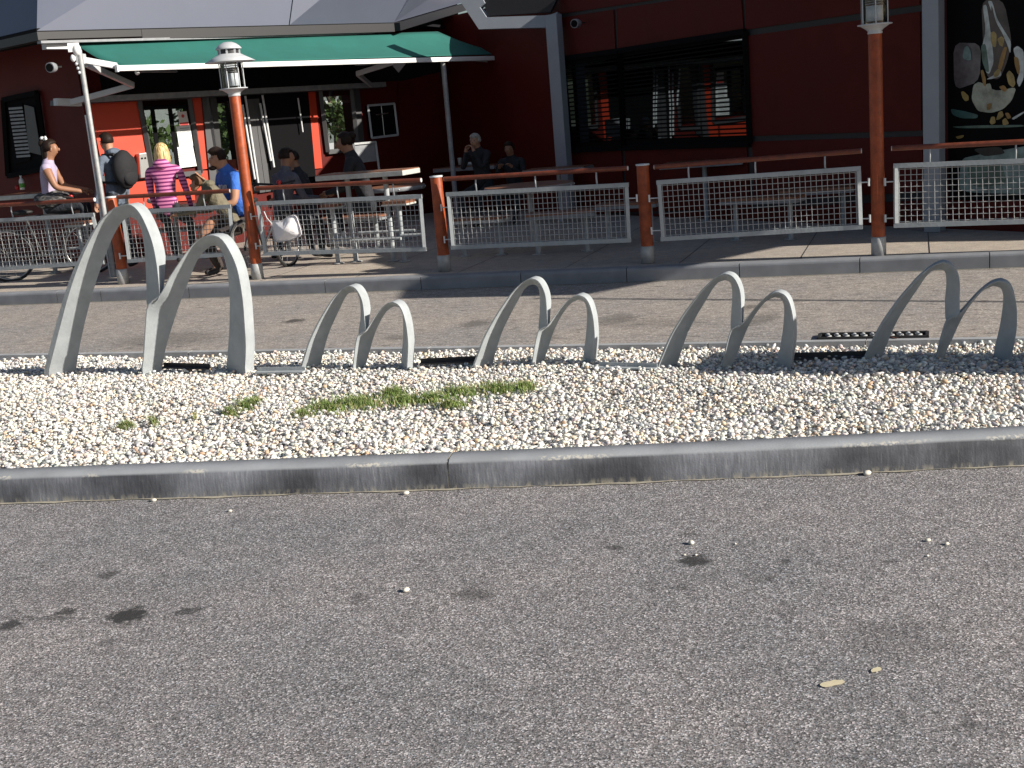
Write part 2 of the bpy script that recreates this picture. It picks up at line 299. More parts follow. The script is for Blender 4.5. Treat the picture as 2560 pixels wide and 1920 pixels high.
# ------------------------------------------------------------------ mesh helpers
class MB:
    def __init__(s): s.v = []; s.f = []; s.m = []; s.sm = []
    def add(s, vs, fs, mi=0, smooth=False):
        o = len(s.v); s.v += [tuple(map(float, v)) for v in vs]
        for f in fs: s.f.append(tuple(i+o for i in f)); s.m.append(mi); s.sm.append(smooth)
        return s
    def hexa(s, a, b, mi=0):
        "solid between two quads a and b (4 points each, same order)"
        return s.add(list(a)+list(b), [(0, 1, 2, 3), (7, 6, 5, 4), (0, 4, 5, 1), (1, 5, 6, 2), (2, 6, 7, 3), (3, 7, 4, 0)], mi)
    def box(s, c, sz, rz=0, mi=0):
        cs, sn = math.cos(rz), math.sin(rz); x, y, z = (k/2 for k in sz); vs = []
        for dz in (-z, z):
            for dx, dy in ((-x, -y), (x, -y), (x, y), (-x, y)): vs.append((c[0]+dx*cs-dy*sn, c[1]+dx*sn+dy*cs, c[2]+dz))
        return s.add(vs, [(3, 2, 1, 0), (4, 5, 6, 7), (0, 1, 5, 4), (1, 2, 6, 5), (2, 3, 7, 6), (3, 0, 4, 7)], mi)
    def bar(s, p, q, w, h=None, mi=0):
        "rectangular bar from p to q"
        p, q = np.array(p, float), np.array(q, float); h = h or w; d = unit(q-p); u = np.array([0, 0, 1.]) if abs(d[2]) < .9 else np.array([0, 1., 0])
        a = unit(np.cross(d, u))*w/2; b = unit(np.cross(a, d))*h/2
        return s.hexa([p-a-b, p+a-b, p+a+b, p-a+b], [q-a-b, q+a-b, q+a+b, q-a+b], mi)
    def tube(s, pts, r, n=10, mi=0, cap=True):
        pts = [np.array(p, float) for p in pts]; R = r if isinstance(r, (list, tuple)) else [r]*len(pts); vs = []; fs = []; pa = None
        for i, p in enumerate(pts):
            d = unit((pts[min(i+1, len(pts)-1)]-pts[max(i-1, 0)])); u = pa if pa is not None else (np.array([0, 0, 1.]) if abs(d[2]) < .9 else np.array([1., 0, 0]))
            a = unit(u - d*(u@d)); pa = a; b = np.cross(d, a)
            for k in range(n): t = 2*math.pi*k/n; vs.append(p+(a*math.cos(t)+b*math.sin(t))*R[i])
        for i in range(len(pts)-1):
            for k in range(n): fs.append((i*n+k, i*n+(k+1) % n, (i+1)*n+(k+1) % n, (i+1)*n+k))
        s.add(vs, fs, mi, True)
        if cap: s.add(vs[:n], [tuple(range(n))[::-1]], mi); s.add(vs[-n:], [tuple(range(n))], mi)
        return s
    def lathe(s, c, prof, n=28, mi=0, smooth=True):
        vs = []; fs = []
        for (r, z) in prof:
            for k in range(n): t = 2*math.pi*k/n; vs.append((c[0]+r*math.cos(t), c[1]+r*math.sin(t), c[2]+z))
        for i in range(len(prof)-1):
            for k in range(n): fs.append((i*n+k, i*n+(k+1) % n, (i+1)*n+(k+1) % n, (i+1)*n+k))
        return s.add(vs, fs, mi, smooth)
    def blob(s, c, r, mi=0, rz=0, nu=14, nv=9, jit=0, keep=None):
        vs = []; fs = []; cs, sn = math.cos(rz), math.sin(rz)
        for i in range(nv+1):
            p = math.pi*i/nv
            for k in range(nu):
                t = 2*math.pi*k/nu; j = 1+(random.random()-.5)*jit
                x, y, z = r[0]*math.sin(p)*math.cos(t)*j, r[1]*math.sin(p)*math.sin(t)*j, r[2]*math.cos(p)*j
                if keep: x, y, z = keep(x, y, z)
                vs.append((c[0]+x*cs-y*sn, c[1]+x*sn+y*cs, c[2]+z))
        for i in range(nv):
            for k in range(nu): fs.append((i*nu+k, (i+1)*nu+k, (i+1)*nu+(k+1) % nu, i*nu+(k+1) % nu))
        return s.add(vs, fs, mi, True)
    def build(s, name, mats, parent=None, origin=None, bevel=0, shade=True):
        me = bpy.data.meshes.new(name); o0 = np.array(origin if origin is not None else (0, 0, 0), float)
        me.from_pydata([tuple(np.array(v)-o0) for v in s.v], [], s.f); me.update()
        for mm in (mats if isinstance(mats, (list, tuple)) else [mats]): me.materials.append(M[mm] if isinstance(mm, str) else mm)
        me.polygons.foreach_set('material_index', s.m); me.polygons.foreach_set('use_smooth', s.sm)
        o = bpy.data.objects.new(name, me); col.objects.link(o); o.location = tuple(o0)
        if bevel:
            b = o.modifiers.new('edge', 'BEVEL'); b.width = bevel; b.segments = 2; b.limit_method = 'ANGLE'; b.harden_normals = False
        if parent: put(o, parent)
        return o
def put(o, parent):
    "parent without moving: o is given in world space, parents here are never scaled"
    bpy.context.view_layer.update() if False else None
    o.parent = parent; o.matrix_parent_inverse = Matrix.LocRotScale(parent.location, parent.rotation_euler, None).inverted() if parent.parent is None else \
        (Matrix.LocRotScale(parent.parent.location, parent.parent.rotation_euler, None) @ parent.parent_offset_m).inverted() if hasattr(parent, 'parent_offset_m') else Matrix.Identity(4)
def thing(name, label, cat, loc=(0, 0, 0), group=None, rz=0):
    o = bpy.data.objects.new(name, None); o.empty_display_size = .1; col.objects.link(o); o.location = tuple(map(float, loc)); o.rotation_euler = (0, 0, rz)
    o['label'] = label; o['category'] = cat
    if group: o['group'] = group
    return o
def tag(o, label, cat, group=None):
    o['label'] = label; o['category'] = cat
    if group: o['group'] = group
    return o
def struct(o, kind='structure', label=None, cat=None):
    o['kind'] = kind
    if label: o['label'] = label
    if cat: o['category'] = cat
    return o
def sub(mb, name, mats, parent, bevel=0):
    "a sub-part: same world-space geometry, parented one level deeper (parent's own mesh sits at the world origin of its thing)"
    o = mb.build(name, mats, None, bevel=bevel); o.parent = parent
    root = parent.parent
    o.matrix_parent_inverse = Matrix.Identity(4)
    # parent world matrix is identity for every part built in world space with origin 0
    return o
def wallq(plane, px, off=0., thick=.05, mb=None, mi=0):
    "solid whose face is the quad px (TL,TR,BR,BL) on a vertical plane, `off` metres proud of it, `thick` deep"
    mb = mb or MB(); n3 = np.array([plane[2][0], plane[2][1], 0])
    f = [W(x, y, plane, off) for x, y in px]
    mb.hexa(f, [p-n3*thick for p in f], mi); return mb

# ================================================================== SETTING
def sheet(name, pts, z, m, kind='structure'):
    o = MB().add([(p[0], p[1], z) for p in pts], [tuple(range(len(pts)))]).build(name, m); struct(o, kind); return o
# kerb lines (world metres)
back = [G(-500, 893.7, T)[:2], G(0, 885, T)[:2], G(1300, 864, T)[:2], G(2560, 841, T)[:2], G(3300, 826, T)[:2]]
kb_d = unit(back[3]-back[1]); kb_n = np.array([kb_d[1], -kb_d[0]])        # towards the camera
far_a, far_b = G(0, 735, T)[:2], G(2560, 630, T)[:2]; kf_d = unit(far_b-far_a); kf_n = np.array([kf_d[1], -kf_d[0]])
sheet('ground', [(-90, -40), (90, -40), (90, 90), (-90, 90)], -.012, 'road')
sheet('road', [(-14, -6), (14, -6), (14, 8.0), (-14, 8.0)], 0, 'road')
fa, fb = back[0]-kb_n*-.0-kb_d*8, back[4]+kb_d*8
sheet('service_lane', [tuple(fa), tuple(fb), tuple(far_b+kf_d*9), tuple(far_a-kf_d*7)], .004, 'lane')
# terrace
ter = MB().add([(p[0], p[1], T-.002) for p in [far_a-kf_d*7-kf_n*.10, far_b+kf_d*9-kf_n*.10, np.array([30, 40.]), np.array([-30, 40.])]], [(0, 1, 2, 3)]).build('terrace_pavement', 'terrace'); struct(ter)
# straight joints in the paving as thin recessed dark strips, set a few mm proud so they read as filled joints
jm = MB()
for k in range(9):
    a = far_a+kf_d*(k*1.15+1.0)-kf_n*.2; b = a-kf_n*6
    jm.add([(a[0]-.004, a[1], T+.001), (a[0]+.004, a[1], T+.001), (b[0]+.004, b[1], T+.001), (b[0]-.004, b[1], T+.001)], [(0, 1, 2, 3)])
struct(jm.build('paving_joint', 'joint'))

def kerb_stone(p, q, n, ztop, zbot, depth, parent, m, bev=.012):
    "one kerb stone between plan points p and q; n points to the road; rounded arris"
    p, q = np.array(p), np.array(q); g = unit(q-p)*.004; p = p+g; q = q-g
    prof = [(0, zbot), (0, ztop-.028), (-.004, ztop-.014), (-.012, ztop-.004), (-.024, ztop), (-depth, ztop), (-depth, zbot)]
    A = [(*(p+n*a), z) for a, z in prof]; B = [(*(q+n*a), z) for a, z in prof]; k = len(prof); mb = MB()
    for i in range(k-1): mb.add([A[i], B[i], B[i+1], A[i+1]], [(0, 1, 2, 3)], 0, i in (1, 2, 3))
    mb.add(A, [tuple(range(k))[::-1]]); mb.add(B, [tuple(range(k))])
    return mb.build('kerb_stone', m, parent)
def kerb(name, label):
    o = bpy.data.objects.new(name, None); col.objects.link(o); o['kind'] = 'structure'; o['label'] = label; return o
# far kerb in front of the terrace
kf = kerb('far_kerb', 'grey kerb of separate stones in front of the railed terrace')
def on_far(x, y): p = G(x, y, T)[:2]; return float((p-far_a)@kf_d)
fj = [-5.5, -4.5, -3.5, -2.5, -1.5, -.5] + [on_far(125, 733), on_far(237, 728), on_far(462, 718), on_far(807, 703), on_far(1048, 693), on_far(1300, 682), on_far(1565, 671), on_far(1847, 660), on_far(2149, 647), on_far(2474, 633)]
fj += [fj[-1]+1.05*k for k in range(1, 8)]
for a, b in zip(fj[:-1], fj[1:]): kerb_stone(far_a+kf_d*a, far_a+kf_d*b, kf_n, T, -.05, .16, kf, 'kerb_far')
struct(MB().add([(*(far_a-kf_d*6), .007), (*(far_b+kf_d*8), .007), (*(far_b+kf_d*8+kf_n*.02), .007), (*(far_a-kf_d*6+kf_n*.02), .007)], [(0, 1, 2, 3)]).build('kerb_mortar', 'mortar'))
# island back kerb
ki = kerb('island_back_kerb', 'narrow grey kerb behind the gravel bed')
s0 = -6.0
A0 = back[1]
while s0 < 10:
    kerb_stone(A0+kb_d*(s0+.98), A0+kb_d*s0, -kb_n, T+.006, -.05, .085, ki, 'kerb_light'); s0 += .98
# island front kerb: gently curved
fk = [G(x, y)[:2] for x, y in ((0, 1259), (430, 1246), (860, 1232), (1285, 1218), (1710, 1202), (2135, 1184), (2560, 1164))]
fk = [fk[0]+(fk[0]-fk[1])*k for k in (4, 3, 2, 1)] + fk + [fk[-1]+(fk[-1]-fk[-2])*k for k in (1, 2, 3)]
kc = kerb('island_front_kerb', 'long dirty dark kerb in front of the gravel bed')
def arc(pts, step=.1):
    out = [pts[0]]
    for a, b in zip(pts[:-1], pts[1:]):
        L = np.linalg.norm(b-a); n = max(1, int(L/step))
        for i in range(1, n+1): out.append(a+(b-a)*i/n)
    out = np.array(out)
    for _ in range(12): out[1:-1] = (out[:-2]+2*out[1:-1]+out[2:])/4
    return out
FK = arc(fk); FKn = np.gradient(FK, axis=0); FKn = np.stack([FKn[:, 1], -FKn[:, 0]], 1); FKn /= np.linalg.norm(FKn, axis=1)[:, None]
j1 = int(np.argmin(np.linalg.norm(FK-G(1145, 1223)[:2], axis=1))); j0 = int(np.argmin(np.linalg.norm(FK-G(278, 1251)[:2], axis=1)))
cuts = [0, j1, len(FK)-1]
cuts = sorted(set(min(c, len(FK)-1) for c in cuts))
fprof = [(0, -.05), (0, .03), (-.003, .085), (-.010, .118), (-.020, .130), (-.034, .137), (-.052, T), (-.150, T), (-.150, -.05)]
for a, b in zip(cuts[:-1], cuts[1:]):
    idx = list(range(a, b+1)); mb = MB(); k = len(fprof); vs = []
    for t, i in enumerate(idx):
        p = FK[i].copy()
        if t == 0: p = p+(FK[i+1]-FK[i])*.05
        if t == len(idx)-1: p = p-(FK[i]-FK[i-1])*.05
        for q, (off, z) in enumerate(fprof): vs.append((*(p+FKn[i]*(off+(.0015*math.sin(i*1.7+q) if 0 < q < 5 else 0))), z))
    fs = [(t*k+q, (t+1)*k+q, (t+1)*k+q+1, t*k+q+1) for t in range(len(idx)-1) for q in range(k-1)]
    mb.add(vs, fs, 0, True); mb.add(vs[:k], [tuple(range(k))[::-1]]); mb.add(vs[-k:], [tuple(range(k))])
    mb.build('kerb_stone', 'kerb', kc)
mort = MB()
for i in range(len(FK)-1):
    w0, w1 = .016+.010*math.sin(i*2.3)+.008*math.sin(i*.7), .016+.010*math.sin((i+1)*2.3)+.008*math.sin((i+1)*.7)
    mort.add([(*FK[i], .004), (*(FK[i]+FKn[i]*abs(w0)), .004), (*(FK[i+1]+FKn[i+1]*abs(w1)), .004), (*FK[i+1], .004)], [(0, 1, 2, 3)])
struct(mort.build('kerb_mortar', 'mortar'))
jp, jn = FK[j1], FKn[j1]; jt = np.array([-jn[1], jn[0]]); jm_ = MB(); wj = .006
for (o0_, z0_), (o1_, z1_) in (((-.0035, .0), (-.006, .085)), ((-.006, .085), (-.023, .128)), ((-.023, .128), (-.055, .1375)), ((-.055, .1375), (-.148, .1375))):
    a_, b_ = jp+jn*o0_, jp+jn*o1_; jm_.add([(*(a_-jt*wj), z0_), (*(a_+jt*wj), z0_), (*(b_+jt*wj), z1_), (*(b_-jt*wj), z1_)], [(0, 1, 2, 3)])
struct(jm_.build('joint_mortar', 'mortar'))
# gravel bed base
inner = FK-FKn*.148
bedpts = [tuple(p) for p in inner] + [tuple(A0+kb_d*9+kb_n*.08), tuple(A0-kb_d*5.5+kb_n*.08)]
sheet('gravel_base', bedpts, .104, 'soil')

# ------------------------------------------------------------------ pebbles
def ico(sub):
    bm = bmesh.new(); bmesh.ops.create_icosphere(bm, subdivisions=sub, radius=1); v = np.array([x.co[:] for x in bm.verts]); f = np.array([[q.index for q in x.verts] for x in bm.faces]); bm.free(); return v, f
def scatter(name, pts, size, tones, sub, m, flat=(1, .75, .6)):
    V0, F0_ = ico(sub); n = len(pts); nv = len(V0)
    # smooth irregular stone shapes
    S = np.stack([size*flat[0]*rng.uniform(.75, 1.35, n), size*flat[1]*rng.uniform(.8, 1.25, n), size*flat[2]*rng.uniform(.75, 1.25, n)], 1)
    v = V0[None]*S[:, None, :]
    w = rng.normal(0, .16, (n, 3)); v = v*(1+np.einsum('ij,kj->ik', w, V0)[..., None])
    tilt = rng.normal(0, .38, n); yaw = rng.uniform(0, 2*np.pi, n); rl = rng.normal(0, .32, n)
    c, s = np.cos(tilt), np.sin(tilt); y, z = v[..., 1]*c[:, None]-v[..., 2]*s[:, None], v[..., 1]*s[:, None]+v[..., 2]*c[:, None]; v = np.stack([v[..., 0], y, z], 2)
    c, s = np.cos(rl), np.sin(rl); x, z = v[..., 0]*c[:, None]+v[..., 2]*s[:, None], -v[..., 0]*s[:, None]+v[..., 2]*c[:, None]; v = np.stack([x, v[..., 1], z], 2)
    c, s = np.cos(yaw), np.sin(yaw); x, y = v[..., 0]*c[:, None]-v[..., 1]*s[:, None], v[..., 0]*s[:, None]+v[..., 1]*c[:, None]; v = np.stack([x, y, v[..., 2]], 2)
    v += pts[:, None, :]
    f = F0_[None]+(np.arange(n)*nv)[:, None, None]
    me = bpy.data.meshes.new(name); me.vertices.add(n*nv); me.vertices.foreach_set('co', v.ravel().astype(np.float32))
    nf = n*len(F0_); me.loops.add(nf*3); me.loops.foreach_set('vertex_index', f.ravel().astype(np.int32))
    me.polygons.add(nf); me.polygons.foreach_set('loop_start', np.arange(0, nf*3, 3, dtype=np.int32)); me.polygons.foreach_set('loop_total', np.full(nf, 3, np.int32))
    me.polygons.foreach_set('use_smooth', np.ones(nf, bool)); me.update(calc_edges=True)
    a = me.color_attributes.new('tone', 'FLOAT_COLOR', 'POINT'); cc = np.ones((n, nv, 4), np.float32); cc[..., :3] = tones[:, None, :]; a.data.foreach_set('color', cc.ravel())
    me.materials.append(M[m]); o = bpy.data.objects.new(name, me); col.objects.link(o); return o
def in_bed(P, margin=0.):
    # between the back kerb and the front kerb
    d = (P-A0)@kb_n; ok = d > .095+margin
    xs = inner[:, 0]; yf = np.interp(P[:, 0], xs, inner[:, 1]); return ok & (P[:, 1] > yf+.006+margin)
def tones_for(n):
    pal = np.array([(.80, .76, .69), (.70, .68, .63), (.60, .61, .60), (.86, .84, .80), (.62, .50, .38), (.46, .47, .48), (.72, .58, .46), (.33, .34, .36), (.66, .55, .50), (.18, .18, .19), (.50, .36, .24)])
    w = np.array([.20, .16, .17, .15, .05, .13, .045, .07, .04, .025, .015]); i = rng.choice(len(pal), n, p=w/w.sum())
    return np.clip(pal[i]*np.array([1.03, 1.02, 1.01])*rng.uniform(.85, 1.12, (n, 1))*rng.normal(1, .03, (n, 3)), .02, .92)
GZ = .118
def grid(x0, x1, y0, y1, s):
    xs, ys = np.meshgrid(np.arange(x0, x1, s), np.arange(y0, y1, s*.87)); xs = xs+((np.arange(xs.shape[0]) % 2)*s/2)[:, None]
    P = np.stack([xs.ravel(), ys.ravel()], 1); return P+rng.uniform(-s*.36, s*.36, P.shape)
def mound(P): return .010*np.sin(P[:, 0]*2.1+1)*np.sin(P[:, 1]*2.7)+.008*np.sin(P[:, 0]*5.3+P[:, 1]*4.1)
g = grid(-6.2, 6.2, 4.6, 11.6, .0182); g = g[in_bed(g)]
vis = (np.abs(g[:, 0]/g[:, 1]) < .66); g = g[vis]
near = (g[:, 1] < 6.1-.15*g[:, 0]) & (np.abs(g[:, 0]/g[:, 1]) < .46)
for nm, sel, sb in (('gravel_pebbles', near, 2), ('gravel_pebbles', ~near, 1)):
    p = g[sel]; n = len(p); sz = np.clip(rng.lognormal(math.log(.0103), .26, n), .005, .021)
    P3 = np.stack([p[:, 0], p[:, 1], GZ+mound(p)-.003+rng.uniform(-.009, .007, n)], 1)
    o = scatter(nm, P3, sz, tones_for(n), sb, 'pebble'); struct(o, 'stuff', 'white, grey and tan river pebbles filling the traffic island', 'gravel')
# a sparse upper layer of bigger stones
g2 = grid(-5.6, 5.6, 4.7, 10.4, .062); g2 = g2[in_bed(g2)]; n = len(g2)
o = scatter('gravel_pebbles', np.stack([g2[:, 0], g2[:, 1], GZ+.013+mound(g2)], 1), rng.uniform(.009, .017, n), tones_for(n), 2, 'pebble'); struct(o, 'stuff', 'larger loose pebbles lying on top of the gravel bed', 'gravel')
# stray pebbles on the asphalt
sp = [(1015, 1474, .0125, 'cream pebble lying alone on the middle of the asphalt'), (1728, 1356, .012, 'white pebble beside the dark stain on the asphalt'), (2320, 1350, .009, 'pale chip of stone on the asphalt at the right'), (2367, 1359, .008, 'small tan chip of stone at the right'),
      (1711, 1387, .005, 'tiny white stone just left above the dark stain'), (1740, 1387, .005, 'tiny white stone just right above the dark stain'), (1838, 1359, .005, 'tiny white stone right of the white pebble'), (2168, 1182, .016, 'flat pale stone chip lying against the front kerb'), (2319, 1389, .005, 'tiny stone below the pale chips at the right'),
      (575, 1277, .009, 'tan stone chip on asphalt left, below the kerb'), (384, 1250, .012, 'pale flake at the foot of the kerb, left'), (1015, 1232, .013, 'grey stone leaning at the foot of the kerb')]
for x, y, r, lab in sp:
    c = G(x, y, r*.6); mb = MB(); mb.blob((0, 0, 0), (r*1.25, r*.95, r*.72), 0, random.random()*3, 16, 10, .06)
    o = mb.build('pebble', M['stone1'] if 'stone1' in M else M.setdefault('stone1', mat('cream stone', (.66, .62, .54), .6, 0, .15, 60)), None); o.location = tuple(c); tag(o, lab, 'pebble', 'stray stones on the asphalt')
# two peeled paint flakes
for x, y, w, h, lab in ((2080, 1708, 62, 14, 'long cream paint patch on the asphalt, lower right'), (2190, 1674, 26, 12, 'small cream paint patch above the long one')):
    pts = []
    for k in range(18):
        t = 2*math.pi*k/18; q = G(x+w/2*math.cos(t)*(1+random.uniform(-.12, .12)), y+h/2*math.sin(t)*(1+random.uniform(-.3, .3))-math.cos(t)*w*.08, .004); pts.append(q)
    tag(MB().add(pts, [tuple(range(18))[::-1]]).build('paint_patch', M.setdefault('cream', mat('cream paint', (.62, .55, .38), .7, 0, .1, 50))), lab, 'paint patch')

# ------------------------------------------------------------------ grass in the gravel
def grass(name, ells, n, label, h=(.014, .050), cols=((.13, .21, .045), (.20, .28, .07), (.40, .37, .18))):
    vs, fs, tn = [], [], []
    areas = np.array([e[2]*e[3] for e in ells]); pr = areas/areas.sum()
    for i in range(n):
        e = ells[rng.choice(len(ells), p=pr)]; a = rng.uniform(0, 6.28); r = abs(rng.normal(0, .45))
        q = G(e[0]+e[2]/2*r*math.cos(a), e[1]+e[3]/2*r*math.sin(a), GZ+.01)
        L = rng.uniform(*h); az = rng.uniform(0, 6.28); le = rng.uniform(.3, 1.2); w = rng.uniform(.0016, .0028)
        d = np.array([math.cos(az), math.sin(az), 0]); s_ = np.array([-d[1], d[0], 0])*w; p1 = q+d*L*.35*le+np.array([0, 0, L*.7]); p2 = q+d*L*.95*le+np.array([0, 0, L*.85])
        o = len(vs); vs += [q-s_, q+s_, p1+s_*.7, p1-s_*.7, p2]; fs += [(o, o+1, o+2, o+3), (o+3, o+2, o+4)]
        c = cols[rng.choice(3, p=[.45, .35, .2])]; tn += [np.array(c)*rng.uniform(.7, 1.25)]*5
    me = bpy.data.meshes.new(name); me.from_pydata([tuple(v) for v in vs], [], fs); a = me.color_attributes.new('tone', 'FLOAT_COLOR', 'POINT')
    a.data.foreach_set('color', np.concatenate([np.array(tn), np.ones((len(tn), 1))], 1).ravel()); me.materials.append(M['grass'])
    o = bpy.data.objects.new(name, me); col.objects.link(o); struct(o, 'stuff', label, 'grass'); return o
grass('grass', [(760, 1040, 80, 34), (820, 1022, 120, 44), (900, 1010, 150, 46), (985, 985, 90, 36), (1010, 1005, 110, 34)], 3600, 'green grass growing through the gravel, longest strip, left half')
grass('grass', [(1080, 1000, 130, 36), (1150, 985, 130, 40), (1240, 975, 150, 40), (1310, 970, 90, 34), (1130, 1015, 110, 22)], 3400, 'green grass growing through the gravel, longest strip, right half')
grass('grass', [(575, 1035, 60, 26), (610, 1018, 70, 34), (635, 1008, 50, 28)], 900, 'separate green tuft of grass left of the long strip')
grass('grass', [(320, 1065, 50, 22), (385, 1057, 36, 26), (487, 1044, 22, 18), (300, 1072, 40, 10)], 330, 'sparse small tufts of grass at the left of the gravel', cols=((.12, .17, .05), (.20, .24, .08), (.32, .28, .12)))
# dry leaves on the gravel
for (x, y, s, lab) in ((1408, 1006, .022, 'dark red dry leaf standing out on the gravel right of the grass'), (1240, 1055, .016, 'dark red scrap of leaf in the gravel below the grass'), (1178, 1050, .013, 'small red leaf scrap below the grass'), (2244, 848, .03, 'dark twig lying on the back kerb by the rightmost rack')):
    c = G(x, y, GZ+.022); mb = MB()
    for k in range(4):
        a = random.uniform(0, 6.28); d = np.array([math.cos(a), math.sin(a), random.uniform(.1, .7)]); n_ = unit(np.cross(d, [0, 0, 1]))
        mb.add([c, c+d*s*.6+n_*s*.3, c+d*s*1.5, c+d*s*.6-n_*s*.3], [(0, 1, 2, 3)])
    tag(mb.build('dry_leaf', 'leaf_brown', None, c), lab, 'leaf')

# drain grate in the lane behind the island
gc = [G(2045, 851, .006), G(2318, 846, .006), G(2312, 825, .006), G(2048, 836, .006)]
ga, gb = gc[0], gc[1]; gd = unit((gb-ga)[:2]); gl = np.linalg.norm((gb-ga)[:2]); gn = -kb_n*1.0
dg = thing('drain_grate', 'black cast iron drain grate in the lane behind the rightmost rack', 'drain grate', (*ga[:2], 0))
base = ga[:2]+gn*.02
MB().add([(*base, .007), (*(base+gd*gl), .007), (*(base+gd*gl+gn*.17), .007), (*(base+gn*.17), .007)], [(0, 1, 2, 3)]).build('pit', 'black', dg)
fr = MB()
for o_, L_ in ((0, 0), (.155, 0)): fr.bar((*(base+gn*o_), .014), (*(base+gd*gl+gn*o_), .014), .022, .02)
for k in (0, 1): fr.bar((*(base+gd*gl*k), .014), (*(base+gd*gl*k+gn*.155), .014), .022, .02)
fr.build('frame', 'charcoal', dg)
for k in range(1, 12):
    p = base+gd*gl*k/12; MB().tube([(*p, .013), (*(p+gd*.018+gn*.05), .018), (*(p-gd*.012+gn*.1), .018), (*(p+gn*.155), .013)], .011, 6).build('bar', 'galv_dull' if k % 1 == 0 else 'charcoal', dg)

# ================================================================== BIKE RACKS (M shaped)
def rs(pts, n):
    p = np.array(pts, float)
    # Catmull-Rom smoothing, then equal arc length
    q = np.vstack([2*p[0]-p[1], p, 2*p[-1]-p[-2]]); out = []
    for i in range(1, len(q)-2):
        for t in np.linspace(0, 1, 8, endpoint=False):
            a, b, c, d = q[i-1], q[i], q[i+1], q[i+2]; out.append(.5*((2*b)+(-a+c)*t+(2*a-5*b+4*c-d)*t*t+(-a+3*b-3*c+d)*t**3))
    out.append(p[-1]); out = np.array(out); L = np.r_[0, np.cumsum(np.linalg.norm(np.diff(out, axis=0), axis=1))]; s = np.linspace(0, L[-1], n)
    return np.stack([np.interp(s, L, out[:, 0]), np.interp(s, L, out[:, 1])], 1)
def split_rs(pts, n):
    "resample base->crown and crown->base separately so the two outlines stay paired"
    p = np.array(pts, float); k = int(np.argmin(p[:, 1])); a = rs(p[:k+1], n//2+1); b = rs(p[k:], n//2+1); return np.vstack([a, b[1:]])
def rack_mesh(name, arches, org, sc, az, depth, base_px, big):
    bp = G(base_px[0], base_px[1], T-.01)[:2]; d = np.array([math.cos(az), math.sin(az)]); n = np.array([d[1], -d[0]]); pl = (bp, d, n)
    mb = MB(); N = 56
    for out, inn, rim in arches:
        f = np.array([W(org[0]+x/sc, org[1]+y/sc, pl, 0) for x, y in split_rs(out, N)]); dp = np.full(N+1, depth); dp = np.interp(np.arange(N+1), [0, N*.80, N*.95, N], [depth, depth, depth*.45, depth*.3]) if rim[1] < 0 else dp
        b = np.array([W(org[0]+x/sc, org[1]+y/sc, pl, -dp[i]) for i, (x, y) in enumerate(split_rs(inn, N))])
        n3 = np.array([n[0], n[1], 0]); k = len(f)
        def loc(P): q = P-np.array([bp[0], bp[1], 0]); return np.array([q[:2]@d, -(q[:2]@n), q[2]])
        f = np.array([loc(P) for P in f]); b = np.array([loc(P) for P in b])
        f[0, 2] = min(f[0, 2], .04); b[0, 2] = min(b[0, 2], .04)
        if rim[1] >= 0: f[-1, 2] = min(f[-1, 2], .04); b[-1, 2] = min(b[-1, 2], .04)
        ti = np.linspace(0, 1, k); rw = np.interp(ti, [0, .25, .5, .75, 1], [rim[0], rim[0]*.7, .006, .006, max(rim[1], .006)])
        u = b-f; u[:, 1] = 0; L = np.linalg.norm(u, axis=1)[:, None]; r = f+u/np.maximum(L, 1e-4)*np.minimum(rw[:, None], L*.4); r[:, 1] = f[:, 1]
        ob = f.copy(); ob[:, 1] = dp[:len(ob)]
        V = np.vstack([f, r, b, ob])
        fs = []
        for i in range(k-1):
            for A_, B_ in ((0, 1), (1, 2), (2, 3), (3, 0)): fs.append((A_*k+i, A_*k+i+1, B_*k+i+1, B_*k+i))
        fs.append((0, k, 2*k, 3*k)); fs.append((k-1, 4*k-1, 3*k-1, 2*k-1))
        mb.add([tuple(v) for v in V], fs, 0, True)
    me = bpy.data.meshes.new(name); me.from_pydata(mb.v, [], mb.f); me.update()
    bm = bmesh.new(); bm.from_mesh(me); bmesh.ops.recalc_face_normals(bm, faces=bm.faces); 
    for e in bm.edges:
        if len(e.link_faces) == 2 and e.calc_face_angle(0) > .5: e.smooth = False
    for q in bm.faces: q.smooth = True
    bm.to_mesh(me); bm.free(); me.materials.append(M['galv'])
    return me, bp
bigL_o = [(20, 1590), (80, 1360), (150, 1100), (230, 830), (320, 600), (420, 400), (520, 240), (620, 150), (700, 112), (760, 104), (810, 125), (870, 195), (930, 320), (975, 450), (1005, 600), (1022, 740), (1033, 885), (1020, 930)]
bigL_i = [(305, 1570), (350, 1300), (420, 1000), (500, 730), (600, 460), (660, 330), (720, 245), (775, 216), (830, 240), (870, 310), (890, 400), (905, 520), (915, 700), (920, 850), (921, 960), (945, 1010)]
bigR_o = [(870, 1570), (890, 1400), (905, 1180), (915, 1050), (925, 985), (975, 928), (1040, 878), (1120, 730), (1200, 610), (1290, 485), (1370, 408), (1450, 372), (1530, 380), (1590, 430), (1650, 530), (1700, 650), (1730, 780), (1755, 950), (1770, 1150), (1780, 1350), (1770, 1560)]
bigR_i = [(1045, 1560), (1090, 1340), (1150, 1140), (1210, 960), (1280, 780), (1350, 610), (1410, 520), (1480, 465), (1540, 470), (1580, 540), (1610, 640), (1630, 780), (1640, 950), (1635, 1200), (1620, 1400), (1607, 1550)]
smL_o = [(118, 1535), (210, 1290), (300, 1060), (400, 870), (500, 700), (600, 555), (720, 390), (850, 255), (950, 185), (1030, 158), (1110, 180), (1180, 250), (1240, 380), (1265, 520), (1275, 700), (1287, 862), (1262, 915)]
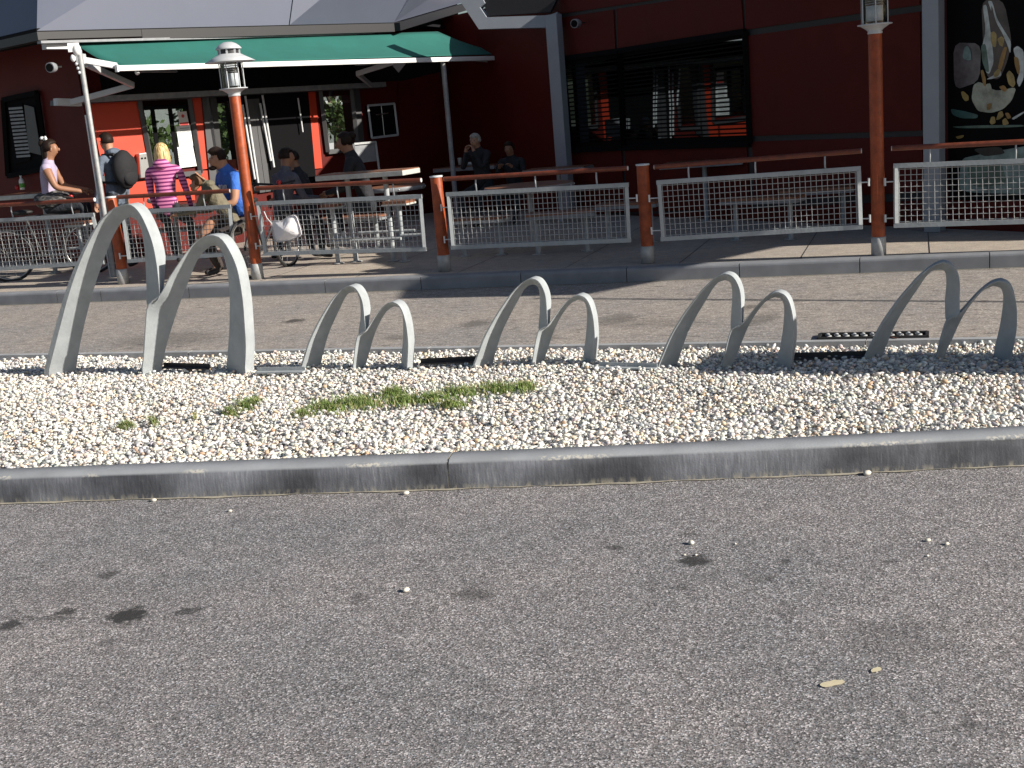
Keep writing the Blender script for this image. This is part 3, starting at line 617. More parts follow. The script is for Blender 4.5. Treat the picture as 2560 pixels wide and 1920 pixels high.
smL_i = [(430, 1505), (520, 1180), (600, 950), (700, 740), (820, 520), (900, 370), (970, 285), (1060, 252), (1130, 285), (1158, 380), (1166, 520), (1160, 700), (1144, 925), (1165, 975)]
smR_o = [(1030, 1500), (1060, 1300), (1098, 1100), (1125, 1000), (1145, 950), (1212, 908), (1290, 866), (1400, 720), (1500, 590), (1600, 490), (1690, 432), (1770, 415), (1860, 455), (1930, 560), (1980, 740), (2000, 900), (2010, 1100), (1995, 1300), (1975, 1500)]
smR_i = [(1200, 1490), (1290, 1240), (1370, 1000), (1450, 820), (1560, 640), (1650, 540), (1750, 490), (1840, 515), (1880, 610), (1888, 760), (1875, 1000), (1845, 1250), (1820, 1480)]
RAZ = math.radians(-20)
meB, bpB = rack_mesh('bike_rack', [(bigL_o, bigL_i, (.045, -1)), (bigR_o, bigR_i, (.01, .008))], (100, 480), 3.457, RAZ, .115, (113, 935), True)
meS, bpS = rack_mesh('bike_rack', [(smL_o, smL_i, (.012, -1)), (smR_o, smR_i, (.008, .008))], (1160, 670), 6.144, RAZ, .10, (1182, 915), False)
RG = 'galvanised steel bicycle racks in a row on the gravel'
def rack(me, p, az, label):
    o = bpy.data.objects.new('bike_rack', me); col.objects.link(o); o.location = (p[0], p[1], 0); o.rotation_euler = (0, 0, az); tag(o, label, 'bike rack', RG); return o
rack(meB, bpB, RAZ, 'tallest M-shaped galvanised steel bicycle rack at the left end of the row')
def base_pt(x, y): return G(x, y, T-.01)[:2]
rack(meS, base_pt(750, 922), RAZ-.02, 'small M-shaped steel bicycle rack next to the tallest one')
rack(meS, bpS, RAZ, 'small M-shaped steel bicycle rack standing in front of the shaded kerb, third from the left')
rack(meS, base_pt(1642, 916), RAZ-.06, 'small M-shaped steel bicycle rack right of the middle, just left of the drain grate')
rack(meS, base_pt(2158, 898), RAZ-.02, 'M-shaped steel bicycle rack at the right end of the row, wholly in shade')
# steel ground bars the racks are bolted to; charcoal stands for shaded bars, galvanised for lit ones
for (x0, y0, x1, y1, m_, lab) in ((405, 918, 520, 921, 'charcoal', 'steel ground bar, dark as in shade, between the legs of the tallest rack'), (1050, 909, 1196, 902, 'charcoal', 'steel ground bar, dark as in shade, between the second and third racks'),
                          (1960, 897, 2168, 891, 'charcoal', 'steel ground bar, dark as in shade, between the fourth and fifth racks'), (640, 931, 760, 929, 'galv', 'steel ground bar, pale as in sun, between the tallest rack and the next'), (1495, 918, 1640, 922, 'galv', 'steel ground bar, pale as in sun, between the third and fourth racks')):
    a, b = G(x0, y0, GZ+.02), G(x1, y1, GZ+.02); bb = thing('ground_bar', lab, 'steel bar', a, 'steel bars joining the racks')
    mb = MB(); mb.bar(a, b, .05, .010); mb.build('plate', m_, bb)
    u_ = np.array([-(b-a)[1], (b-a)[0], 0]); u_ = unit(u_)*.022; MB().bar(a+u_+(0, 0, .014), b+u_+(0, 0, .014), .006, .03).build('flange', m_, bb)

# ================================================================== RAILING
PG, LG, RGp = 'short brown railing posts', 'brown lamp posts in the railing', 'railing panels of galvanised mesh'
def post_base(c, h, r, parent):
    MB().lathe((*c, T), [(0, 0), (r*1.12, 0), (r*1.12, .165), (r*1.02, .172), (0, .172)], 24).build('steel_foot', 'galv_dull', parent)
    MB().lathe((*c, T), [(r, .16), (r, h-.012), (r*.96, h-.004), (0, h-.004)], 24).build('post_shaft', 'post', parent)
for (x, y, h, lab) in ((302, 711, 1.0, 'short brown railing post behind the tallest rack'), (1107, 680, .985, 'short brown railing post with white foot in the middle, in the sun'), (1617, 660, .965, 'short brown railing post in the shade')):
    c = G(x, y, T)[:2]; c = c-PP[2]*.06; t = thing('railing_post', lab, 'post', (*c, T), PG); post_base(c, h, .061, t)
    MB().lathe((*c, T), [(.066, h-.012), (.068, h-.004), (.066, h+.004), (0, h+.006)], 24).build('cap', 'offwhite', t)
def lamp(x, y, lab, h):
    c = G(x, y, T)[:2]-PP[2]*.06; t = thing('lamp_post', lab, 'lamp post', (*c, T), LG); post_base(c, h, .060, t); z = T+h
    k = .96; Lp = lambda mb, nm, m_: mb.build(nm, m_, t)
    Lp(MB().lathe((*c, z), [(0, -.01), (.062, -.01), (.066, .0), (.060, .012), (.075, .03), (.125, .062), (.150, .066), (.150, .076), (.02, .08), (0, .08)]), 'lantern_base', 'lampgrey')
    Lp(MB().lathe((*c, z), [(.112, .08), (.112, .34)], 32), 'lantern_glass', 'clear')
    for i in range(6):
        a = i*math.pi/3+.3; MB().tube([(c[0]+.122*math.cos(a), c[1]+.122*math.sin(a), z+.07), (c[0]+.122*math.cos(a), c[1]+.122*math.sin(a), z+.35)], .006, 8).build('cage_rod', 'lampgrey', t)
    Lp(MB().lathe((*c, z), [(0, .10), (.072, .10), (.072, .23), (0, .23)], 24), 'lamp_tube', 'white')
    for i in range(5): MB().lathe((*c, z), [(.03, .245+i*.02), (.082, .245+i*.02), (.080, .250+i*.02), (.03, .250+i*.02)], 24).build('louvre', 'steel', t)
    Lp(MB().lathe((*c, z), [(.02, .34), (.12, .338), (.262, .345), (.266, .350), (.18, .395), (.125, .425), (.118, .43), (0, .43)], 36), 'lantern_hat', 'lampgrey')
    Lp(MB().lathe((*c, z), [(.105, .43), (.105, .478)], 28), 'vent_ring', 'charcoal')
    for i in range(8):
        a = i*math.pi/4; MB().bar((c[0]+.110*math.cos(a), c[1]+.110*math.sin(a), z+.43), (c[0]+.110*math.cos(a), c[1]+.110*math.sin(a), z+.48), .02, .008).build('vent_bar', 'lampgrey', t)
    Lp(MB().lathe((*c, z), [(0, .478), (.135, .478), (.138, .486), (.115, .512), (.085, .535), (.045, .552), (0, .556)], 32), 'lantern_cap', 'lampgrey')
lamp(638, 699, 'brown lamp post with complete pale grey lantern in front of the green awning', 1.98)
lamp(2196, 640, 'brown lamp post near the right edge, its lantern cut by the top of the picture', 1.98)

def panel(tl, tr, br, bl, h0, h1, stubs, lab, brackets):
    q = [W(x, y, PP, 0) for x, y in (tl, tr, br, bl)]; t = thing('mesh_railing', lab, 'railing', (*q[3][:2], T), RGp)
    w = .042; ins = [q[0]+(0, 0, -w/2), q[1]+(0, 0, -w/2), q[2]+(0, 0, w/2), q[3]+(0, 0, w/2)]; mb = MB()
    mb.bar(ins[0], ins[1], .035, w); mb.bar(ins[3], ins[2], .035, w)
    e = unit(q[1]-q[0])*w/2; mb.bar(q[0]+e-(0, 0, w), q[3]+e+(0, 0, w), .035, w); mb.bar(q[1]-e-(0, 0, w), q[2]-e+(0, 0, w), .035, w)
    mb.build('frame', 'galv', t)
    a, b, c, d = [np.array(v) for v in q]; mw = MB(); L = np.linalg.norm(b-a); nv = int(round(L/.0495)); H = np.linalg.norm(a-d); nh = int(round(H/.0535)); n3 = np.array([*PP[2], 0])
    for i in range(1, nv):
        f = i/nv; P0, P1 = a+(b-a)*f, d+(c-d)*f; pts = [P1+(P0-P1)*k/(nh*2)+n3*(.0032*(-1)**k if True else 0) for k in range(0, nh*2+1)]
        mw.tube([P1+n3*.003*(-1)**i, (P0+P1)/2-n3*.003*(-1)**i, P0+n3*.003*(-1)**i], .0034, 5, cap=False)
    for i in range(1, nh):
        f = i/nh; P0, P1 = a+(d-a)*f, b+(c-b)*f; pts = []
        m_ = nv*2
        for k in range(m_+1): pts.append(P0+(P1-P0)*k/m_+n3*.0035*math.cos(k*math.pi/1.0*.5+i*math.pi))
        mw.tube(pts, .0034, 4, cap=False)
    mw.build('wire_mesh', 'wire', t)
    A, B = W(*h0, PP, 0), W(*h1, PP, 0); MB().tube([A, B], .0235, 16).build('handrail', 'rail', t)
    for P, Q in ((A, B), (B, A)):
        dd = unit(P-Q); MB().tube([P, P+dd*.006], .0215, 16).build('end_cap', 'offwhite', t)
    for (x, y) in stubs:
        f = np.clip((W(x, y, PP)[:2]-a[:2])@dP/np.linalg.norm(b[:2]-a[:2]), 0, 1); lo = a+(b-a)*f; fr_ = ((lo-A)[:2]@dP)/((B-A)[:2]@dP); hi = A+(B-A)*fr_
        MB().tube([lo, lo+(0, 0, (hi-lo)[2]*.5)+n3*.012, hi+(0, 0, -.018)], .0085, 8).build('stub', 'galv', t)
    for (x, y, s) in brackets:
        c_ = W(x, y, PP, .0); mb = MB().bar(c_-(0, 0, .035), c_+(0, 0, .035), .014, .03); mb.tube([c_, c_+np.array([*dP, 0])*s*.10], .006, 6); mb.build('bracket', 'offwhite', t)
panel((-330, 566), (236, 532), (262, 660), (-310, 697), (-330, 533), (236, 499), [(22, 480), (173, 470), (-150, 490)], 'galvanised railing panel with brown handrail at the left edge', [])
panel((303, 527), (578, 511), (590, 639), (321, 657), (294, 493), (575, 477), [(360, 500), (510, 492)], 'narrow railing panel between the first post and the left lamp post', [(300, 640, 1)])
panel((640.6, 504), (1055, 485.7), (1067, 627.4), (661, 639), (639.5, 471), (1052, 450.5), [(708, 470), (843, 465), (983, 460)], 'railing panel with a white bag hanging on it, right of the left lamp post', [(628, 541, 1), (640, 615, 1)])
panel((1115.5, 481), (1570.6, 456.6), (1578, 605.4), (1129, 623.7), (1111.6, 447.7), (1568.6, 420.4), [(1189, 445), (1338, 440), (1490.6, 430)], 'railing panel in the middle between the two short posts', [(1103, 519, 1), (1111, 599, 1), (1592, 495, -1)])
panel((1641.5, 451), (2151.8, 415.2), (2156.8, 572.5), (1652.5, 603), (1636.7, 417.7), (2152.7, 377.2), [(1720.6, 410), (1887.8, 400), (2062, 385)], 'shaded railing panel left of the right lamp post', [(1623, 496, 1), (1629, 577, 1), (2172, 455, -1), (2175, 546, -1)])
panel((2233.4, 408.9), (2800, 386), (2808, 552), (2234.4, 569.4), (2230, 371), (2800, 342), [(2324.6, 365), (2539.8, 355), (2700, 350)], 'sunlit railing panel at the right edge in front of the picture window', [(2212, 455, 1), (2213, 546, 1)])
# white bag hanging on the panel
def bag():
    pl = (PP[0], PP[1], PP[2]); out = [(677, 557), (682, 551), (702, 553), (712, 546), (722, 539), (734, 537), (741, 542), (746, 556), (752, 576), (753, 586), (748, 592), (735, 597), (712, 604), (694, 607), (687, 603), (682, 590), (678, 572)]
    n3 = np.array([*PP[2], 0]); c = W(714, 574, pl, .05); ring = [W(x, y, pl, .022) for x, y in out]; mb = MB(); k = len(ring); vs = [c+n3*.035]
    for f, o_ in ((.35, .045), (.7, .035), (1, .0)):
        for i, p in enumerate(ring): vs.append(c+(p-c)*f+n3*(o_-.03+.006*math.sin(i*2.4+f*5)))
    fs = [(0, 1+i, 1+(i+1) % k) for i in range(k)]
    for r_ in (0, 1): fs += [(1+r_*k+i, 1+(r_+1)*k+i, 1+(r_+1)*k+(i+1) % k, 1+r_*k+(i+1) % k) for i in range(k)]
    mb.add(vs, fs, 0, True); vb = [p-n3*.01 for p in ring]; mb.add(vb+ring, [(i, (i+1) % k, k+(i+1) % k, k+i) for i in range(k)]+[tuple(range(k))], 0, True)
    t = thing('hanging_bag', 'white cloth bag hanging on the mesh of the railing panel', 'bag', c); mb.build('bag_body', M.setdefault('bagcloth', mat('white cloth', (.82, .80, .82), .85, 0, .05, 8, .5, 14)), t)
    MB().tube([W(660, 529, pl, .015), W(667, 545, pl, .03), W(680, 560, pl, .035)], .006, 6).build('strap', 'offwhite', t)
bag()

# ================================================================== BUILDING
bld = thing('restaurant_building', 'dark red clad restaurant with blue grey roof behind the terrace', 'building', (*PF[0], T))
def part(mb, name, m, bevel=0): return mb.build(name, m, bld, bevel=bevel)
zt = 3.35
FA = PF[0]; cw = None
# facade corner on the left and re-entrant corner on the right
C1 = W(213, 300, PF)[:2]; Am = np.array([PF[1], -PR[1]]).T; tt = np.linalg.solve(Am, PR[0]-PF[0]); C2 = PF[0]+PF[1]*tt[0]
dL = unit((-.77, .64)); nL = np.array([-dL[1]*1.0, dL[0]*1.0]); nL = nL if nL@(np.array([0, 0])-C1) > 0 else -nL; PL = (C1, dL, nL)
def wallbox(a, b, n, z0, z1, th): m = MB(); m.hexa([(*a, z0), (*b, z0), (*b, z1), (*a, z1)], [(*(a-n*th), z0), (*(b-n*th), z0), (*(b-n*th), z1), (*(a-n*th), z1)]); return m
def fs_(x, y): return float((W(x, y, PF)[:2]-C1)@PF[1])
_LF = float(np.linalg.norm(C2-C1)); _op = [(fs_(358, 330), fs_(488, 330)), (fs_(526, 330), fs_(594, 330)), (fs_(806, 290), fs_(884, 290))]; _z0, _z1 = 1.36, 2.18
_prev = 0.
for a_, b_ in _op+[(_LF, _LF)]:
    part(wallbox(C1+PF[1]*_prev, C1+PF[1]*a_, PF[2], T, 3.2, .25), 'wall', 'darkred')
    if b_ > a_: part(wallbox(C1+PF[1]*a_, C1+PF[1]*b_, PF[2], T, _z0, .25), 'wall', 'darkred'); part(wallbox(C1+PF[1]*a_, C1+PF[1]*b_, PF[2], _z1, 3.2, .25), 'wall', 'darkred')
    _prev = b_
part(wallbox(C1+PF[1]*.02, C2, PF[2], 2.34, 3.0, .0).__class__().hexa([(*(C1+PF[1]*.3+PF[2]*.012), 2.36), (*(C2+PF[2]*.012), 2.36), (*(C2+PF[2]*.012), 3.0), (*(C1+PF[1]*.3+PF[2]*.012), 3.0)], [(*(C1+PF[1]*.3), 2.36), (*(C2), 2.36), (*(C2), 3.0), (*(C1+PF[1]*.3), 3.0)]), 'shade_panel', 'soffit')  # near-black panel added over the red wall for the shade below the awning
part(wallbox(C2, PR[0]+PR[1]*1.6, PR[2], T, zt, .25), 'wall', 'darkred'); part(wallbox(C1+dL*9, C1, PL[2], T, 3.2, .25), 'wall', 'darkred')
# --- long red wall: cladding panels with dark joints between them
def rq(*px): return [tuple(p) for p in px]
Rpan = [((1398, 45), (1533, 24), (1538, 124), (1403, 143)), ((1541, 22), (1851, -24), (1858, 74), (1545, 122)), ((1862, -26), (2299, -92), (2299, 12), (1864, 74)), ((1866, 90), (2299, 29), (2303, 326), (1878, 340)), ((1880, 354), (2304, 341), (2308, 480), (1886, 500)),
        ((1424, 380), (1553, 374), (1560, 530), (1430, 540)), ((1562, 373), (1866, 363), (1874, 520), (1567, 530)), ((1398, -20), (1848, -90), (1850, -32), (1398, 35)), ((1858, -92), (2299, -160), (2299, -100), (1862, -34))]
for q in Rpan: part(wallq(PR, q, .028, .03), 'cladding_panel', 'darkred')
part(wallq(PR, [(1395, -24), (2302, -164), (2310, 500), (1425, 545)], .006, .01), 'joint_backing', 'joint')
# windows of the long wall, slatted blinds behind dark glass
def win(plane, outer, panes, label=None, fm='black', gm='glass_dark', slats=0, fo=.05, back=True):
    if back: f = wallq(plane, outer, .018, .03).build('window', 'black', bld)
    else:
        sl = MB(); sl.bar(W(*outer[3], plane, .02), W(*outer[2], plane, .02), .10, .03); f = sl.build('window', 'greyframe', bld)
    if label: f['label'] = label
    A = outer; 
    # frame members
    fm_ = MB(); (tl, tr, br, bl) = [np.array(p, float) for p in A]
    P_ = [W(*p, plane, fo) for p in A]
    fm_.bar(P_[0], P_[1], .05, .07); fm_.bar(P_[3], P_[2], .05, .07); fm_.bar(P_[0], P_[3], .06, .05); fm_.bar(P_[1], P_[2], .06, .05)
    x = fm_.build('frame', fm); x.parent = f; 
    for q in panes:
        g_ = wallq(plane, q, .034, .006).build('pane', gm); g_.parent = f
        if slats:
            tl, tr, br, bl = [np.array(p, float) for p in q]
            for i in range(slats):
                u = (i+.5)/slats; a = tl+(bl-tl)*u; b = tr+(br-tr)*u; s_ = MB(); pa, pb = W(*a, plane, .037), W(*b, plane, .037); s_.bar(pa, pb, .006, .021); o = s_.build('slat', 'black'); o.parent = f
    for o in list(f.children): o.matrix_parent_inverse = Matrix.Identity(4)
    return f
def fix_children(f):
    for o in f.children: o.matrix_parent_inverse = Matrix.Identity(4)
win(PR, [(1403, 147), (1548, 127), (1557, 370), (1424, 376)], [[(1414, 166), (1540, 146), (1552, 350), (1431, 357)]], 'narrow dark window with slatted blind', slats=18)
win(PR, [(1548, 127), (1862, 79), (1874, 360), (1557, 370)], [[(1557, 142), (1855, 97), (1867, 338), (1563, 349)]], 'wide dark window with slatted blind', slats=21)
# columns (white-blue painted steel) carrying the portal frame
def column(px_l, px_r, ytop, ybot, basept, lab, zt_=None):
    c = G(*basept, T); az = math.atan2(PR[1][1], PR[1][0]); w = (px_r-px_l)*np.hypot(*c[:2])/3048*1.0
    m = MB(); m.box((c[0], c[1], (T+(zt_ or 3.35))/2), (.17, .14, (zt_ or 3.35)-T), az+.25); return m.build('column', 'frame_blue', bld, bevel=.004)
column(2300, 2363, 0, 583, (2337, 579), '')
c1 = W(1402, 300, PR, .22)[:2]
m = MB(); m.box((c1[0], c1[1], (T+3.02)/2), (.20, .14, 3.02-T), math.radians(-58.8)+.35); m.build('column', 'frame_blue', bld, bevel=.004)
# portal frame: inclined leg and beam meeting the column, cut from one thick plate
pf = (c1+np.array([-.03, .0]), unit((1, -.25)), unit((-.25, -1))); out = [(1141, -8), (1146, -4), (1197, 73), (1255, 71), (1362, 69), (1396, 68), (1393, 30), (1372, 38), (1216, 43), (1199, 18), (1212, 8), (1204, -8)]
fq = [W(x, y, pf, 0) for x, y in out]; n3 = np.array([*pf[2], 0]); k = len(fq); m = MB(); m.add(fq+[p-n3*.22 for p in fq], [tuple(range(k)), tuple(range(2*k-1, k-1, -1))]+[(i, i+k, (i+1) % k+k, (i+1) % k) for i in range(k)]); m.build('portal_frame', 'frame_blue', bld)
# dark gutter box over the portal frame
part(wallq(pf, [(1206, -8), (1395, -8), (1376, 30), (1218, 40)], -.05, .12), 'gutter_box', 'roofdark')
# --- entrance facade
def fpart(q, off, th, m, nm): return part(wallq(PF, q, off, th), nm, m)
fpart([(222, 251), (346, 247), (384, 440), (262, 449)], .03, .03, 'red', 'cladding_panel'); fpart([(262, 456), (386, 450), (400, 520), (274, 530)], .03, .03, 'red', 'cladding_panel')
fpart([(478, 243), (505, 241), (523, 421), (503, 424)], .03, .03, 'red', 'cladding_panel'); fpart([(486, 428), (524, 426), (532, 480), (494, 486)], .03, .03, 'red', 'cladding_panel')
fpart([(392, 452), (482, 446), (488, 500), (400, 506)], .03, .03, 'red', 'cladding_panel')
fpart([(768, 228), (788, 227), (806, 420), (786, 422)], .03, .03, 'red', 'cladding_panel')
fpart([(995, 205), (1100, 180), (1120, 430), (1000, 440)], .02, .02, 'darkred', 'cladding_panel')
fpart([(255, 440), (385, 434), (387, 448), (257, 455)], .045, .05, 'greyframe', 'panel_joint')
fpart([(138, 250), (961, 205), (961, 219), (138, 263)], .14, .14, 'greyframe', 'lintel')
fpart([(505, 236), (522, 235), (548, 500), (530, 502)], .06, .06, 'greyframe', 'door_post')
fpart([(524, 234), (540, 233), (562, 460), (548, 470)], .05, .05, 'charcoal', 'door_post')
win(PF, [(348, 246), (474, 241), (502, 432), (384, 442)], [[(352, 251), (466, 244), (492, 417), (378, 428)]], 'glazed window beside the entrance with notices on it', 'greyframe', 'clearpane', 0, back=False)
for q in ([(352, 268), (469, 262), (470, 270), (354, 276)], [(376, 272), (386, 271), (406, 424), (396, 425)], [(420, 270), (430, 269), (450, 420), (440, 421)]): fpart(q, .058, .012, 'black', 'glazing_bar')
win(PF, [(516, 238), (584, 233), (606, 430), (548, 440)], [[(520, 243), (578, 239), (598, 420), (540, 425)]], 'glazed entrance door leaf', 'greyframe', 'clearpane', 0, back=False)
win(PF, [(800, 218), (878, 214), (895, 372), (820, 380)], [[(806, 224), (872, 222), (874, 250), (808, 253)], [(809, 260), (876, 257), (887, 350), (824, 358)]], 'bright window right of the entrance', 'greyframe', 'clearpane', 0, back=False)
fpart([(880, 215), (898, 214), (913, 375), (896, 378)], .05, .05, 'greyframe', 'window_jamb')
fpart([(600, 236), (770, 226), (792, 470), (630, 482)], .035, .03, 'black', 'door_shade')  # flat black sheet on the wall stands for the shaded depth of the doorway
for q in ([(619, 248), (633, 247), (664, 480), (650, 482)], [(634, 247), (648, 246), (677, 478), (665, 480)]): fpart(q, .05, .02, 'greyframe', 'door_leaf')
for (xa, ya, xb, yb) in ((613, 240, 646, 460), (606, 262, 637, 448), (656, 238, 685, 418), (650, 258, 677, 402), (583, 250, 611, 360), (745, 245, 757, 330)):
    MB().tube([W(xa, ya, PF, .10), W(xb, yb, PF, .10)], .017 if xa < 700 else .012, 10).build('door_handle', 'offwhite', bld)
# stainless dispenser on the wall
ds = thing('wall_dispenser', 'brushed steel dispenser box with two round keyholes on the red wall', 'dispenser', W(360, 440, PF, .1))
wallq(PF, [(347, 384), (367, 381), (378, 443), (352, 446)], .13, .12).build('housing', 'steel', ds, bevel=.01)
for x in (355, 363): c = W(x, 396-(x-355)*.1, PF, .132); MB().tube([c, c+np.array([*PF[2], 0])*.006], .013, 14).build('keyhole', 'black', ds)
# notices on the glass
def notice(q, lab, lines, m='paper', off=.05):
    t = thing('notice', lab, 'notice', W(*q[3], PF, off)); wallq(PF, q, off, .002).build('sheet', m, t)
    tl, tr, br, bl = [np.array(p, float) for p in q]; mb = MB()
    for i in range(lines):
        u = .12+.76*i/max(1, lines-1); a = tl+(bl-tl)*u; b = tr+(br-tr)*u; e = random.uniform(.75, .9); s_ = random.uniform(.1, .25)
        pa, pb = W(*(a+(b-a)*s_), PF, off+.0015), W(*(a+(b-a)*e), PF, off+.0015); mb.bar(pa, pb, .001, .010)
    if lines: mb.build('print', 'ink', t)
    return t
notice([(440, 316), (475, 313), (483, 364), (448, 367)], 'white notice in the middle of three on the window', 9)
notice([(433, 369), (482, 365), (492, 415), (441, 421)], 'lowest and widest white notice on the window', 10)
t = notice([(443, 280), (466, 278), (473, 313), (450, 315)], 'white and red emblem sign above the notices on the window', 0, 'tagwhite')
wallq(PF, [(449, 307), (471, 305), (472, 313), (451, 314)], .052, .001).build('red_band', 'redprint', t)
c = W(457, 290, PF, .052); MB().tube([c, c+np.array([*PF[2], 0])*.001], .024, 18).build('red_dot', 'redprint', t)
# poster case
pc = thing('poster_case', 'empty grey framed display case on the dark wall', 'display case', W(925, 345, PF, .06))
wallq(PF, [(920, 264), (986, 259), (995, 337), (930, 345)], .08, .07).build('back_board', 'black', pc); Q = [W(x, y, PF, .09) for x, y in ((920, 264), (986, 259), (995, 337), (930, 345))]
mb = MB(); [mb.bar(Q[i], Q[(i+1) % 4], .03, .035) for i in range(4)]; mb.build('frame', 'lampgrey', pc)
mb = MB(); mb.bar(W(953, 262, PF, .095), W(961, 340, PF, .095), .008); mb.bar(W(940, 287, PF, .095), W(972, 283, PF, .095), .012, .02); mb.build('holder', 'steel', pc)
# free-standing grey board
gb_ = thing('menu_board', 'free standing grey framed board left of the dark wall', 'board', D(915, 470, 19.0)*np.array([1, 1, 0])+np.array([0, 0, T]))
pb = (D(915, 400, 19.0)[:2], PF[1], PF[2]); wallq(pb, [(886, 362), (938, 357), (944, 402), (896, 408)], 0, .03).build('board', 'tabledge_dark', gb_)
Q = [W(x, y, pb, .01) for x, y in ((884, 360), (939, 355), (950, 440), (898, 446))]; mb = MB(); mb.bar(Q[0], Q[1], .04, .03); mb.bar(Q[1], Q[2], .03); mb.bar(Q[3], Q[0], .03); mb.build('stand', 'galv_dull', gb_)
# left wing window with blind
win(PL, [(8, 250), (92, 232), (118, 420), (20, 440)], [[(20, 265), (55, 258), (76, 400), (34, 412)]], 'dark window with pale slats in the left wing', 'black', 'black', 0)
for i in range(14):
    y = 272+i*9.2; x = 22+i*1.5; mb = MB(); mb.bar(W(x, y, PL, .05), W(x+34, y-2.5, PL, .05), .006, .03); o = mb.build('blind_slat', 'tabledge_dark', bld)
wallq(PL, [(60, 262), (84, 268), (103, 388), (72, 380)], .05, .01).build('window_pane', 'greyframe', bld)
# --- roof: dark fascia band, clad slopes with seams, soffit
Ez = 3.1; e0, e1, e2 = G(0, 98, Ez), W(92, 77, PF, .95), W(985, 56, PF, .95); e3 = e2; e0 = e0+(e1-G(92, 77, Ez)); dl = unit(e0-e1); e0 = e1+dl*7; e3 = e2+(D(1150, 8, 22.2)-D(985, 56, 19.9))*1.5; dr = unit(e3-e2)
up = np.array([0, 0, 1.]); inL = np.array([dL[1], -dL[0]])
def slope(a, b, back, rise): return a+np.array([*back, 0])*.9*rise+up*rise, b+np.array([*back, 0])*.9*rise+up*rise
bF = -PF[2]; bl_ = -PL[2]; br_ = np.array([dr[1], -dr[0]]); br_ = -br_ if br_@np.array([1, .2]) < 0 else br_
def roofface(pts, nm, m): 
    pts = [np.array(p) for p in pts]; nn = unit(np.cross(pts[1]-pts[0], pts[2]-pts[0])); nn = nn if nn@(EYEP-pts[0]) > 0 else -nn; k = len(pts); mb = MB()
    mb.add(pts+[p-nn*.05 for p in pts], [tuple(range(k)), tuple(range(2*k-1, k-1, -1))]+[(i, i+k, (i+1) % k+k, (i+1) % k) for i in range(k)]); return part(mb, nm, m)
R_ = 2.2
hipL = e1+np.array([*(unit(bF+bl_)*1.3), R_]); hipR = e2+np.array([*(unit(bF*.6+br_)*1.6), R_])
far_top = e0+np.array([*(bl_*1.1), R_]); rt = e3+np.array([*(br_*.5), .8]); hipR2 = e2+np.array([*(unit(bF*.6+br_)*1.0), 1.2])
# front slope in three sheets with open seams
sm = [0, .70, .995]
seams = [(0., 0.), ((np.linalg.norm(W(723, 62, (e1[:2], unit((e2-e1)[:2]), PF[2]))[:2]-e1[:2]))/np.linalg.norm((e2-e1)[:2]),)*2, (1., 1.)]
f1 = seams[1][0]; ft = f1-.085
g_ = .0016
roofface([e1, e1+(e2-e1)*(f1-g_), hipL+(hipR-hipL)*(ft-g_), hipL], 'roof_sheet', 'roof')
roofface([e1+(e2-e1)*(f1+g_), e2, hipR, hipL+(hipR-hipL)*(ft+g_)], 'roof_sheet', 'roof')
roofface([e0, e1-(e1-e0)*.0008, hipL, far_top], 'roof_sheet', 'roof'); roofface([e2+(e3-e2)*.002, e3, rt, hipR2], 'roof_sheet', 'roof')
def band(a, b, dz, th, nrm, nm, m, z0=0):
    n3 = np.array([*nrm, 0]); A = [a+up*(-z0), b+up*(-z0), b+up*(-z0-dz), a+up*(-z0-dz)]; mb = MB(); mb.hexa(A, [p-n3*th for p in A]); return part(mb, nm, m)
mid = e1+(e2-e1)*.245
band(e1, mid, .088, .12, PF[2], 'fascia', 'roofdark', .012); band(mid+(e2-e1)*.001, e2, .125, .10, PF[2], 'fascia', 'roofdark', .012); band(e0, e1, .10, .12, PL[2], 'fascia', 'roofdark', .012); band(e2, e3, .12, .1, -br_, 'fascia', 'roofdark', .012)
mb = MB(); sf = [e0+up*-.01, e1+up*-.01, e2+up*-.01, np.array([C2[0]+.2, C2[1]+.3, e2[2]-.01]), np.array([C2[0]-1.2, C2[1]+1.6, e2[2]-.01]), np.array([C1[0]-1.8, C1[1]+1.8, e1[2]-.01])]
n_ = len(sf); mb.add(sf+[p+up*.04 for p in sf], [tuple(range(n_))[::-1], tuple(range(n_, 2*n_))]+[(i, (i+1) % n_, (i+1) % n_+n_, i+n_) for i in range(n_)]); part(mb, 'soffit', 'soffit')
# upper wall closing the gap between the roofs
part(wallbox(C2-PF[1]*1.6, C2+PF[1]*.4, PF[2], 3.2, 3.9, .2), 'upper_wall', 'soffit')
# soffit over the long wall
q1 = PR[0]-PR[1]*9; q2 = PR[0]+PR[1]*5
